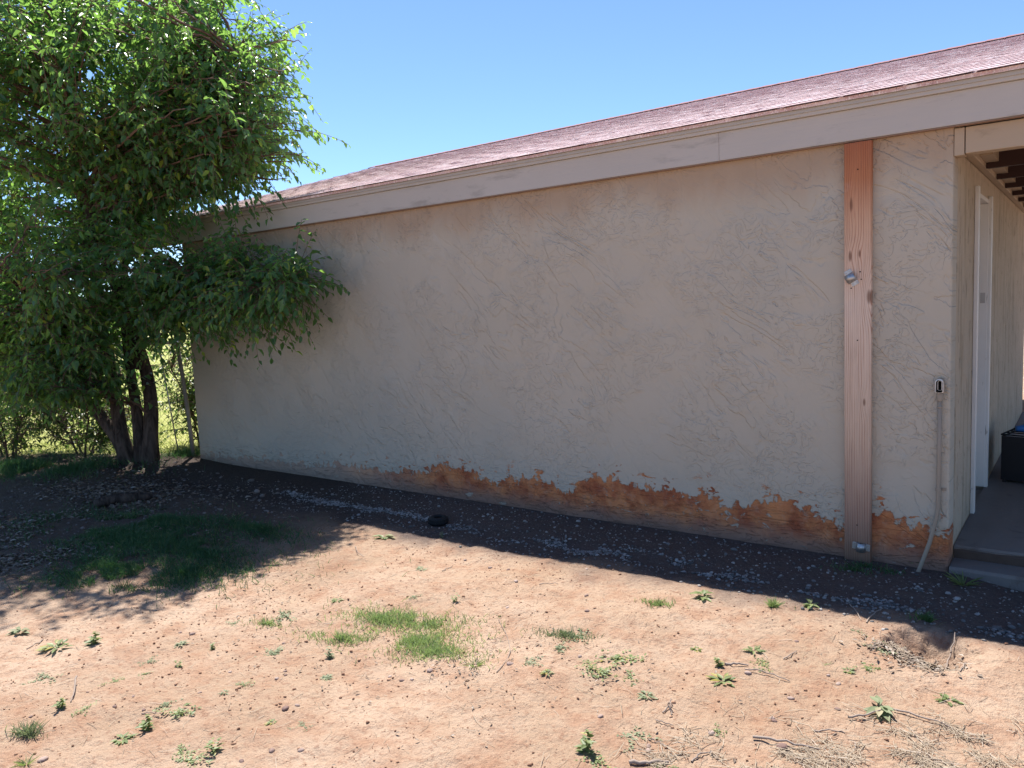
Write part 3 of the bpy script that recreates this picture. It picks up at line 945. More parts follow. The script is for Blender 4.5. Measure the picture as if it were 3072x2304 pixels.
blobs = [(-7.15, -.55, 3.85, 2.0, 1.6, 1.95, 160, .08),
         (-5.55, -.35, 3.35, 1.1, .75, .85, 84, .05),
         (-5.5, -.25, 2.96, 1.05, .5, .34, 66, .05),
         (-7.4, -2.1, 3.6, 1.2, .9, 1.2, 26, .1),
         (-6.5, -.25, 4.45, .9, .8, .8, 40, .1),
         (-5.5, -1.15, 3.5, .9, .8, .7, 24, .1),
         (-6.3, -1.6, 3.7, 1.1, .7, .8, 32, .1),
         (-7.2, -1.2, 1.9, 1.6, 1.1, .75, 76, .1),
         (-8.0, -1.1, 1.5, 1.1, .9, .85, 62, .1),
         (-7.3, -1.3, 1.25, 1.1, .5, .38, 40, .1),
         (-8.1, -.8, 2.6, 1.2, .9, .8, 44, .05),
         (-7.2, -.6, 2.5, .9, .5, .4, 30, .05),
         (-6.3, -.45, 3.0, .9, .5, .38, 44, .05),
         (-5.1, -.4, 3.15, .7, .5, .5, 40, .05),
         (-8.3, -.9, .95, .9, .5, .3, 22, .1),
         (-7.35, -1.25, 1.02, .95, .4, .25, 34, .1),
         (-6.1, -.55, 1.72, 1.25, .42, .42, 62, .0),
         (-5.2, -.42, 1.76, .75, .28, .24, 40, .0)]
nl = grow('tree', tree, stems, srad, blobs, .42, 10, .078, M_leaf, keep_tree, .040, .55, 21)
print('leaves', nl)

# ------------------------------------------------------------------ fence
FA = np.array([-7.28, .02]); FD = np.array([-.893, -.45]); FL = 7.0
fence = empty('chain_link_fence', (FA[0], FA[1], 0), 'rusty chain link fence running left from the wall corner behind the tree', 'fence')
def fp(s, z): return (FA[0] + FD[0]*s, FA[1] + FD[1]*s, z)
wm = []; wr = []
hgt = 1.22; sp = .075
cc = int((FL + hgt)/sp)
for k in range(-int(hgt/sp), cc):
    for sg in (1, -1):
        s0 = k*sp if sg > 0 else k*sp + hgt
        a = np.array([s0, .03]); b = np.array([s0 + sg*hgt, .03 + hgt])
        lo, hi = 0.0, 1.0
        for t in range(1):
            if b[0] != a[0]:
                ta = (0 - a[0])/(b[0] - a[0]); tb = (FL - a[0])/(b[0] - a[0])
                lo, hi = max(lo, min(ta, tb)), min(hi, max(ta, tb))
        if hi - lo < .02: continue
        n_ = 3
        pts = [a + (b - a)*(lo + (hi - lo)*i/(n_-1)) for i in range(n_)]
        wm.append(np.array([fp(p[0], p[1]) for p in pts])); wr.append(np.full(n_, .0017))
V, F = tubes_np(wm, wr, 3)
M_wire = simple('rusty_wire', (.22, .17, .14), .6, .4, .5)
w = link('wire_mesh', mesh_np('wire_mesh', V, F, M_wire, False), fence); w['kind'] = 'stuff'
MB().tube([fp(0, 1.25), fp(FL, 1.25)], .018, 8).build('top_rail', M_galv, fence, 0, True)
for s in (2.6, 5.2):
    MB().tube([fp(s, -.1), fp(s, 1.27)], .022, 8).build('fence_post', M_galv, fence, 0, True)
MB().tube([(-7.20, .045, -.1), (-7.24, .05, .45), (-7.29, .05, .9), (-7.34, .04, 1.35)], .022, 10).build('fence_post', simple('grey_pipe', (.24, .22, .20), .6, .4, .3), fence, 0, True)
MB().tube([fp(.10, .0), fp(.16, .6), fp(.22, 1.2)], .007, 6).build('tension_bar', M_galv, fence, 0, True)

# ------------------------------------------------------------------ shrubs by the fence, far bushes
def keep_all(p): return p[2] > .02 and not (p[0] > -7.1 and p[1] > -.1)
def shrub(name, x, y, rx, ry, rz, nb, label, seed, ll=.062):
    e = empty(name, (x, y, 0), label, 'shrub')
    rg = np.random.default_rng(seed)
    st = []
    for k in range(5):
        a = rg.uniform(0, 6.28)
        st.append([(x + .05*math.cos(a), y + .05*math.sin(a), -.05), (x + .25*rx*math.cos(a), y + .25*ry*math.sin(a), rz*.5), (x + .6*rx*math.cos(a), y + .6*ry*math.sin(a), rz*1.1)])
    grow(name, e, st, [(.012, .004)]*5, [(x, y, rz*.95, rx, ry, rz*.85, nb, .05)], .30, 7, ll, M_shrubleaf, keep_all, .045, .4, seed)
shrub('shrub', -8.5, -.5, 1.0, .40, .5, 62, 'low leafy shrub at the foot of the fence left of the tree trunks', 31)
shrub('shrub', -9.35, -.95, .8, .4, .5, 44, 'leafy shrub at the left edge leaning against the fence foot', 34)
shrub('shrub', -7.7, .5, .75, .4, .85, 90, 'dense dark shrub growing between the tree trunk and wall corner', 32)
shrub('shrub', -9.6, .4, 1.1, .6, 1.1, 50, 'tall sprawling shrub beyond the fence at the left edge of the yard', 33)

def far_bush(x, y, rx, rz, label, seed, cat='bush', name='bush', grp=None):
    rg = np.random.default_rng(seed)
    n = 2600
    u = rg.normal(size=(n, 3)); u = unit(u)*rg.uniform(.45, 1, (n, 1))**.4
    u[:, 2] = np.abs(u[:, 2])
    lump = 1 + .35*fbm(u[:, 0]*2.1 + seed, u[:, 2]*2.1 + u[:, 1], 3)
    P = np.array([x, y, 0.]) + u*np.array([rx, rx, rz])*lump[:, None]
    e = empty(name, (x, y, 0), label, cat, grp)
    c = link('crown', leaf_mesh('crown', P, rg.normal(size=(n, 3)) + np.array([0, 0, -.3]), u + np.array([0, 0, .5]) + rg.normal(0, .4, (n, 3)),
             np.full(n, .10 + .05*rx)*rg.uniform(.7, 1.4, n), np.full(n, .055 + .03*rx), M_shrubleaf, tint=rg.random(n)), e)
    c['kind'] = 'stuff'
    MB().tube([(x, y, -.1), (x + .1, y, rz*.5)], [.07*rx, .04*rx], 8).build('trunk', M_bark, e, 0, True)
for i, (x, y, rx, rz, lab) in enumerate([(-30, 8, 1.9, 2.0, 'small round bush far out in the meadow behind the tree'),
        (-36, 12, 2.8, 2.8, 'wide green bush at the far side of the meadow behind the tree'),
        (-40, 2, 3.2, 3.4, 'tallest distant bush at the meadow edge behind the fence')]):
    far_bush(x, y, rx, rz, lab, 70 + i)

# ------------------------------------------------------------------ grass
def grass(name, pts, ln, mat, label, seed, wid=.0035, lean=.55):
    rg = np.random.default_rng(seed)
    n = len(pts)
    P = np.c_[pts, H(pts[:, 0], pts[:, 1]) - .004]
    D = np.c_[rg.normal(0, lean, (n, 2)), np.ones(n)]
    L = ln*rg.uniform(.45, 1.25, n)
    D = unit(D); S = unit(np.cross(D, rg.normal(size=(n, 3))))
    h = np.c_[D[:, :2]*1.6, D[:, 2]*.2]
    a = P - S*wid*.5; b = P + S*wid*.5
    m1 = P + D*L[:, None]*.55
    c = m1 - S*wid*.42; d = m1 + S*wid*.42
    t = m1 + unit(D + h*.8)*L[:, None]*.45
    V = np.stack([a, b, c, d, t], 1).reshape(-1, 3)
    k = np.arange(n)[:, None]*5
    F = np.concatenate([k + np.array([[0, 1, 3]]), k + np.array([[0, 3, 2]]), k + np.array([[2, 3, 4]])], 0)
    o = link(name, mesh_np(name, V, F, mat, False, [('tint', 'POINT', np.repeat(rg.random(n), 5))]))
    tag(o, label, 'grass', kind='stuff')
    return o
def cluster(n, blobs, seed, nz=2.5, thr=-.12):
    """points in a union of gaussian-edged ellipses, thinned by noise"""
    rg = np.random.default_rng(seed)
    w = np.array([b[2]*b[3]*(b[5] if len(b) > 5 else 1) for b in blobs]); w = w/w.sum()
    out = []
    while sum(map(len, out)) < n:
        k = rg.choice(len(blobs), 4*n, p=w)
        B = np.array([b[:5] for b in blobs])[k]
        r = np.abs(rg.normal(0, .55, 4*n)); a = rg.uniform(0, 6.283, 4*n)
        u = r*np.cos(a)*B[:, 2]; v = r*np.sin(a)*B[:, 3]
        x = B[:, 0] + u*np.cos(B[:, 4]) - v*np.sin(B[:, 4]); y = B[:, 1] + u*np.sin(B[:, 4]) + v*np.cos(B[:, 4])
        q = fbm(x*nz, y*nz, 3) + .35*fbm(x*nz*4, y*nz*4, 2) > thr
        out.append(np.c_[x, y][q])
    return np.concatenate(out)[:n]
grass('grass_patch', cluster(5000, [(-1.85, -2.08, .30, .13, .25), (-2.18, -1.98, .26, .12, .2), (-2.0, -1.90, .36, .14, .15), (-1.70, -2.12, .24, .11, .3), (-2.2, -2.22, .24, .07, .3)], 5, 4.2, -.24),
      .040, M_grass, 'sunlit bright green grass patch on the bare dirt in the middle of the yard', 41)
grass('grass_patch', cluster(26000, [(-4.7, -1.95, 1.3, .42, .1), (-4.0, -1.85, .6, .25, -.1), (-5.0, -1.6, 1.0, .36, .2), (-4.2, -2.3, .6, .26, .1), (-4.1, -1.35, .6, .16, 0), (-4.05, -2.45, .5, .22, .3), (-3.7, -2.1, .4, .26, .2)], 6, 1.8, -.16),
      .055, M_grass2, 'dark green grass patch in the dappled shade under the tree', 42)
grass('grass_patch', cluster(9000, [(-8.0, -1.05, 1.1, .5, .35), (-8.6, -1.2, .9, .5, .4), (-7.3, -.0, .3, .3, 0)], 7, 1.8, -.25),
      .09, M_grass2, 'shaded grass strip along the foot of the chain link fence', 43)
fg = np.random.default_rng(8).uniform(0, 1, (30000, 2))
fs = fg[:, 0]**1.5*7; ft = -1.5 + fg[:, 1]*11
gp = np.stack([FA[0] + FD[0]*ft*1.0 - .45*fs*1.2, FA[1] + FD[1]*ft + .893*fs*1.2 + .15], 1)
gp = gp[~((gp[:, 0] > -7.05))]
grass('field_grass', gp, .085, leaf_mat('field_grass_blades', (.30, .35, .09), (.48, .50, .18), (.46, .54, .14), .3, .5, (.5, .44, .22)), 'sunlit pale green meadow grass beyond the chain link fence', 44, .006)
grass('grass_tuft', cluster(420, [(-.38, -.12, .16, .05, .1), (-.42, -.22, .14, .05, .1), (-.25, -.15, .08, .04, 0)], 9), .04, M_grass2, 'small dark grass tuft at the foot of the timber plank', 45)
grass('grass_tuft', cluster(190, [(-.60, -1.02, .03, .02, 0), (-.52, -1.0, .05, .03, 0)], 10), .05, M_grass, 'spiky weedy grass at the edge of the roof shade', 46)
grass('grass_tuft', cluster(230, [(-1.07, -1.22, .10, .035, .2)], 12), .035, M_grass, 'thin green grass tuft left of the weed near the shade edge', 47)
grass('grass_tuft', cluster(420, [(-1.28, -1.72, .16, .06, .2)], 13), .035, M_weedpale, 'pale dusty grass patch right of the bright green patch', 48)
grass('grass_tuft', cluster(160, [(-2.66, -2.30, .12, .04, .3)], 14), .04, M_grass, 'faint grass tuft at the lower edge of the tree shade', 49)
grass('grass_tuft', cluster(150, [(.03, -.78, .08, .03, .1)], 15), .05, M_grass2, 'small dark tuft growing in the rim of the hole', 50)
grass('grass_tuft', cluster(160, [(-2.55, -3.42, .07, .03, .6)], 16), .06, M_weedpale, 'pale dry grass clump at the bottom left of the yard', 51)

# ------------------------------------------------------------------ weeds
def weed_mesh(kind, seed, mat):
    rg = np.random.default_rng(seed)
    P = []; D = []; N = []; L = []; W = []
    if kind == 'rosette':
        n = 26
        for i in range(n):
            a = rg.uniform(0, 6.283); r = rg.uniform(.0, .03)
            P.append((r*math.cos(a), r*math.sin(a), rg.uniform(.004, .02))); el = rg.uniform(.1, .7)
            D.append((math.cos(a), math.sin(a), el)); N.append((-.4*math.cos(a), -.4*math.sin(a), 1)); L.append(rg.uniform(.022, .045)); W.append(rg.uniform(.011, .018))
    elif kind == 'mat':
        for b in range(9):
            a = rg.uniform(0, 6.283); ln = rg.uniform(.03, .11)
            for k in range(int(ln/.008)):
                r = k*.008; j = rg.normal(0, .5)
                P.append((r*math.cos(a) + rg.normal(0, .004), r*math.sin(a) + rg.normal(0, .004), rg.uniform(.003, .018)))
                D.append((math.cos(a + j + (1 if k % 2 else -1)), math.sin(a + j + (1 if k % 2 else -1)), rg.uniform(0, .6))); N.append((rg.normal(0, .3), rg.normal(0, .3), 1)); L.append(rg.uniform(.010, .020)); W.append(rg.uniform(.006, .011))
    elif kind == 'upright':
        for b in range(4):
            a = rg.uniform(0, 6.283); hh = rg.uniform(.04, .085); le = rg.uniform(.1, .45)
            for k in range(9):
                z = .006 + hh*k/8
                P.append((z*le*math.cos(a), z*le*math.sin(a), z)); q = rg.uniform(0, 6.283)
                D.append((math.cos(q), math.sin(q), rg.uniform(.0, .6))); N.append((rg.normal(0, .3), rg.normal(0, .3), 1)); L.append(rg.uniform(.016, .036)*(1.1 - .4*k/8)); W.append(rg.uniform(.008, .016))
    elif kind == 'broad':
        for i in range(13):
            a = rg.uniform(0, 6.283); z = rg.uniform(.005, .05)
            P.append((.01*math.cos(a), .01*math.sin(a), z)); D.append((math.cos(a), math.sin(a), rg.uniform(-.1, .8))); N.append((-.5*math.cos(a), -.5*math.sin(a), 1)); L.append(rg.uniform(.05, .095)); W.append(rg.uniform(.024, .036))
    elif kind == 'spiky':
        for i in range(40):
            a = rg.uniform(0, 6.283)
            P.append((.012*math.cos(a), .012*math.sin(a), 0)); D.append((math.cos(a), math.sin(a), rg.uniform(.3, 1.8))); N.append((-.5*math.cos(a), -.5*math.sin(a), 1)); L.append(rg.uniform(.06, .15)); W.append(rg.uniform(.005, .009))
    P, D, N, L, W = map(lambda q: np.array(q, float), (P, D, N, L, W))
    return leaf_mesh('weed', P, D, N, L, W, mat, .15, .25, rg.random(len(P)))
KINDS = ('rosette', 'mat', 'upright', 'broad', 'spiky')
WM = {}
for k in KINDS:
    for s in range(3):
        WM[k, s, 0] = weed_mesh(k, 100 + s, M_weed)
        WM[k, s, 1] = weed_mesh(k, 200 + s, M_weedpale)
G_S = 'small weeds sprouting from the bare dirt'
L_S = 'small green weed sprouting from the sunlit bare dirt'
L_P = 'small pale dusty weed lying flat on the sunlit dirt'
WEEDS = [
    (-3.296, -3.000, 'rosette', 0, 1.5, 'broad leafy weed clump left of its partner at the lower edge of the tree shade'),
    (-3.218, -2.878, 'upright', 0, 1.5, 'leafy weed growing up right of its partner at the edge of the tree shade'),
    (-3.660, -3.022, 'broad', 1, 0.8, 'pale leafy weed by the left edge of the yard'),
    (-2.660, -2.598, 'upright', 0, 0.7, 'tiny bright green sprout alone on dirt below the tree shade'),
    (-2.814, -2.665, 'rosette', 1, 0.7, 'small pale dusty low rosette weed just left of the tiny bright sprout'),
    (-2.605, -2.797, 'upright', 0, 0.7, 'small green upright weed well left of the tiny bright sprout'),
    (-2.704, -3.025, 'mat', 0, 0.7, 'small green flat creeping weed well right of the crooked dark twig'),
    (-2.665, -2.914, 'mat', 0, 0.6, 'small green flat creeping weed well above the flat spreading weed mat'),
    (-2.786, -2.836, 'mat', 1, 0.7, 'small pale dusty flat creeping weed well left of the tiny bright sprout'),
    (-2.343, -2.491, 'mat', 1, 1.0, 'small pale dusty flat creeping weed well right of the tiny bright sprout'),
    (-2.657, -3.260, 'upright', 0, 1.0, 'small green upright weed just below the crooked dark twig'),
    (-2.548, -3.207, 'mat', 0, 0.8, 'small green flat creeping weed just below the crooked dark twig'),
    (-2.169, -3.042, 'mat', 0, 1.2, 'flat spreading green weed mat beside a straw stalk'),
    (-2.192, -3.160, 'upright', 0, 1.2, 'small green upright weed just right of the dark green rosette weed'),
    (-2.195, -3.245, 'rosette', 0, 0.9, 'dark green rosette weed at the lower left of the yard'),
    (-2.305, -3.021, 'mat', 1, 0.8, 'small pale dusty flat creeping weed just above the flat spreading weed mat'),
    (-2.173, -2.765, 'mat', 0, 0.6, 'small green flat creeping weed well left of the pale pinkish stone'),
    (-2.171, -2.849, 'rosette', 1, 0.5, 'small pale dusty low rosette weed well right of the flat spreading weed mat'),
    (-1.811, -2.884, 'rosette', 0, 0.5, 'small green low rosette weed just below the pale pinkish stone'),
    (-1.931, -3.176, 'mat', 0, 0.9, 'small green flat creeping weed just left of the yellowing upright weed'),
    (-1.830, -3.111, 'upright', 0, 1.0, 'yellowing upright weed at the bottom edge of the yard'),
    (-2.345, -3.504, 'spiky', 0, 0.4, 'small green spiky weed just left of the pink corner stone'),
    (-1.843, -3.193, 'mat', 0, 1.0, 'small green flat creeping weed well below the flat spreading weed mat'),
    (-1.696, -2.838, 'mat', 1, 0.6, 'small pale dusty flat creeping weed just below the pale pinkish stone'),
    (-2.099, -2.371, 'upright', 1, 0.9, 'small pale dusty upright weed well left of the bright green grass patch'),
    (-1.950, -2.522, 'rosette', 1, 0.6, 'small pale dusty low rosette weed well above the pale pinkish stone'),
    (-3.010, -3.170, 'mat', 1, 1.1, 'small pale dusty flat creeping weed just left of the crooked dark twig'),
    (-3.179, -1.000, 'broad', 0, 1.0, 'broad leafy weed at the corner where tree shade meets roof shade'),
    (-2.802, -0.839, 'upright', 1, 0.8, 'small pale weed on the straight roof shadow edge'),
    (-2.008, -1.626, 'upright', 0, 0.7, 'small green upright weed well above the bright green grass patch'),
    (-1.467, -2.127, 'spiky', 0, 0.5, 'bright spiky sprout below the green grass patch'),
    (-2.669, -2.192, 'mat', 1, 1.2, 'small pale dusty flat creeping weed well left of the bright green grass patch'),
    (-2.577, -1.919, 'rosette', 0, 0.8, 'small green low rosette weed well left of the bright green grass patch'),
    (-2.524, -1.342, 'rosette', 1, 0.8, 'small pale dusty low rosette weed well below the small black tyre'),
    (-2.354, -2.478, 'mat', 1, 0.8, 'small pale dusty flat creeping weed well above the pale pinkish stone'),
    (-1.276, -1.997, 'mat', 1, 0.9, 'small pale dusty flat creeping weed just right of the round grey stone'),
    (-1.250, -1.832, 'mat', 1, 0.9, 'small pale dusty flat creeping weed well right of the round grey stone'),
    (-1.213, -1.706, 'mat', 1, 1.1, 'small pale dusty flat creeping weed well left of the large sprawling weed mat'),
    (-1.017, -1.931, 'mat', 0, 1.0, 'small green flat creeping weed just left of the large sprawling weed mat'),
    (-1.147, -2.054, 'rosette', 0, 0.6, 'small green low rosette weed just right of the round grey stone'),
    (-1.955, -2.518, 'rosette', 1, 0.6, 'small pale dusty low rosette weed well left of the bright green grass patch'),
    (-0.914, -1.045, 'broad', 0, 0.8, 'leafy weed with upright stalk near the roof shadow edge'),
    (-0.449, -0.881, 'broad', 0, 0.65, 'young broad leafed sprout right at the roof shadow edge'),
    (-0.538, -1.403, 'rosette', 0, 0.9, 'compact round green weed on bare dirt right of centre'),
    (-0.982, -1.793, 'mat', 0, 1.5, 'large sprawling weed mat with small leaves right of the grass patch'),
    (-0.966, -1.920, 'mat', 0, 1.2, 'small green flat creeping weed just below the large sprawling weed mat'),
    (-0.873, -1.879, 'mat', 0, 1.0, 'small green flat creeping weed well above the forked pale twig'),
    (-0.752, -1.972, 'rosette', 1, 0.8, 'small pale dusty low rosette weed just left of the forked pale twig'),
    (-0.543, -1.734, 'rosette', 0, 1.2, 'big leafy weed below a short fallen twig'),
    (-0.604, -1.615, 'upright', 0, 0.9, 'small green upright weed just above the big leafy weed'),
    (-0.461, -1.508, 'mat', 0, 0.9, 'small green flat creeping weed just below the compact round weed'),
    (-0.753, -1.506, 'rosette', 0, 0.6, 'small green low rosette weed well above the big leafy weed'),
    (-0.245, -1.377, 'mat', 0, 0.5, 'small green flat creeping weed well below the broad leafed sprout'),
    (-0.165, -1.400, 'rosette', 0, 0.6, 'small green low rosette weed well above the grey green weed'),
    (-0.112, -1.332, 'mat', 0, 0.9, 'small green flat creeping weed well above the grey green weed'),
    (-0.005, -1.623, 'broad', 1, 1.05, 'grey green weed with large pointed leaves amid straw'),
    (-0.678, -2.243, 'mat', 1, 1.1, 'small pale dusty flat creeping weed well above the thick dark stick'),
    (-0.431, -2.075, 'mat', 0, 0.6, 'small green flat creeping weed well right of the forked pale twig'),
    (-0.756, -2.418, 'upright', 0, 1.3, 'tall leafy weed at the bottom centre of the yard'),
    (-0.686, -2.447, 'mat', 0, 1.1, 'small green flat creeping weed just below the tall leafy weed'),
    (-0.520, -2.346, 'mat', 0, 0.8, 'small green flat creeping weed just right of the thick dark stick'),
    (0.184, -1.424, 'rosette', 0, 0.95, 'tufted green weed alone on the sunlit dirt below the hole'),
    (-0.136, 0.069, 'spiky', 0, 0.9, 'dark spiky weed at the bent foot of the conduit'),
    (0.086, -0.159, 'spiky', 0, 0.9, 'dark spiky weed in front of the concrete step'),
    (-0.085, -1.162, 'mat', 1, 0.9, 'small pale dusty flat creeping weed well left of the washed out hole'),
    (-0.232, -1.025, 'mat', 1, 0.7, 'small pale dusty flat creeping weed well right of the broad leafed sprout'),
    (-2.239, -1.697, 'mat', 1, 0.6, 'small pale dusty flat creeping weed well above the bright green grass patch'),
    (-1.714, -1.688, 'mat', 1, 0.5, 'small pale dusty flat creeping weed well above the bright spiky sprout'),
    (-2.814, -2.382, 'mat', 1, 0.7, 'small pale dusty flat creeping weed just above the tiny bright sprout'),
]
for i, (x, y, kd, pale, sc, lb) in enumerate(WEEDS):
    o = bpy.data.objects.new('weed', WM[kd, i % 3, pale])
    C.objects.link(o)
    o.location = (x, y, float(H(x, y)) - .003)
    o.rotation_euler = (0, 0, rng.uniform(0, 6.28))
    sc *= .88
    o.scale = (sc, sc, sc*rng.uniform(.5, .8))
    if lb: tag(o, lb, 'weed', 'weeds in the yard')
    else: tag(o, L_P if pale else L_S, 'weed', 'small pale weeds on the dirt' if pale else G_S)

# ------------------------------------------------------------------ stones, gravel, clods
_t = (1 + 5**.5)/2
ICO = unit(np.array([(-1, _t, 0), (1, _t, 0), (-1, -_t, 0), (1, -_t, 0), (0, -1, _t), (0, 1, _t), (0, -1, -_t), (0, 1, -_t), (_t, 0, -1), (_t, 0, 1), (-_t, 0, -1), (-_t, 0, 1)], float))
ICF = np.array([(0,11,5),(0,5,1),(0,1,7),(0,7,10),(0,10,11),(1,5,9),(5,11,4),(11,10,2),(10,7,6),(7,1,8),(3,9,4),(3,4,2),(3,2,6),(3,6,8),(3,8,9),(4,9,5),(2,4,11),(6,2,10),(8,6,7),(9,8,1)])
def pebbles(name, pts, size, mat, label, cat, seed, flat=.6, sink=.25):
    rg = np.random.default_rng(seed)
    n = len(pts)
    S = size[:, None]*np.stack([rg.uniform(.8, 1.4, n), rg.uniform(.6, 1.0, n), rg.uniform(flat*.7, flat*1.2, n)], 1)
    V = ICO[None]*(1 + rg.normal(0, .13, (n, 12, 1)))*S[:, None]
    a = rg.uniform(0, 6.283, n); c, s = np.cos(a)[:, None], np.sin(a)[:, None]
    x = V[..., 0]*c - V[..., 1]*s; y = V[..., 0]*s + V[..., 1]*c
    z = V[..., 2] + (H(pts[:, 0], pts[:, 1]) + S[:, 2]*(1 - 2*sink))[:, None]
    V = np.stack([x + pts[:, :1], y + pts[:, 1:2], z], -1).reshape(-1, 3)
    F = (ICF[None] + (np.arange(n)*12)[:, None, None]).reshape(-1, 3)
    o = link(name, mesh_np(name, V, F, mat, False))
    return tag(o, label, cat, kind='stuff')
rg = np.random.default_rng(77)
def line_pts(x0, x1, n, sd, dens=None):
    x = rg.uniform(x0, x1, n)
    y = np.interp(x, [-4.9, -4.2, -3.3, -2.5, -1.35, -.9, -.55, -.1, .4, 1.2], [-.51, -.54, -.50, -.58, -.55, -.62, -.70, -.66, -.63, -.62]) + rg.normal(0, 1, n)*sd
    q = fbm(x*2.6, y*9, 3) > (-.1 if dens is None else dens)
    return np.c_[x, y][q]
pp = np.concatenate([line_pts(-4.9, -3.2, 1500, .024, -.25), line_pts(-3.0, .9, 2600, .045, .06), line_pts(-2.6, .9, 1500, .10, .08)])
pebbles('gravel', pp, np.clip(np.exp(rg.normal(math.log(.0062), .5, len(pp))), .002, .0125), M_gravel, 'pale gravel washed into a line along the roof drip edge', 'gravel', 1)
x = rg.uniform(-4.6, .9, 2600); y = -.03 - .85*rg.random(2600)
pebbles('gravel', np.c_[x, y], np.exp(rg.normal(math.log(.0042), .5, 2600)), M_gravel, 'scattered grey pebbles on the shaded dirt below the wall', 'gravel', 2)
x = rg.uniform(-5.2, .9, 8000); y = rg.uniform(-3.7, -.8, 8000)
q = fbm(x*1.7, y*1.7, 3) > -.15
cl = np.c_[x, y][q]
pebbles('dirt_clods', cl, np.minimum(np.exp(rg.normal(math.log(.0027), .5, len(cl))), .0085), M_clod, 'crumbs of red soil scattered over the bare yard', 'soil crumbs', 3, .7)
x = -7.4 + 3.2*rg.random(2600); y = -.3 - 2.2*rg.random(2600)
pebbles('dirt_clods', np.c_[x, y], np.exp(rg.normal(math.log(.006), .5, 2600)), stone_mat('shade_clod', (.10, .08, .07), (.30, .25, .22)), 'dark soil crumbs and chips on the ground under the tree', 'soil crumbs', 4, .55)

def stone_mesh(seed):
    rg = np.random.default_rng(seed)
    # subdivided icosahedron with lumpy noise
    V = [tuple(v) for v in ICO]; F = []; cache = {}
    def mid(a, b):
        k = (min(a, b), max(a, b))
        if k not in cache:
            m = (np.array(V[a]) + np.array(V[b])); m /= np.linalg.norm(m); V.append(tuple(m)); cache[k] = len(V) - 1
        return cache[k]
    for a, b, c in ICF:
        ab, bc, ca = mid(a, b), mid(b, c), mid(c, a)
        F += [(a, ab, ca), (b, bc, ab), (c, ca, bc), (ab, bc, ca)]
    V = np.array(V)
    V = V*(1 + .22*np.array([float(fbm(np.array(v[0]*1.6 + seed), np.array(v[1]*1.6 + v[2]*1.1), 2)) for v in V])[:, None])
    return mesh_np('stone', V*np.array([1.2, .9, .65]), np.array(F), M_stone, False)
SM = [stone_mesh(i) for i in range(8)]
SG = [stone_mesh(i + 20) for i in range(4)]
for s in SG: s.materials[0] = M_gravel
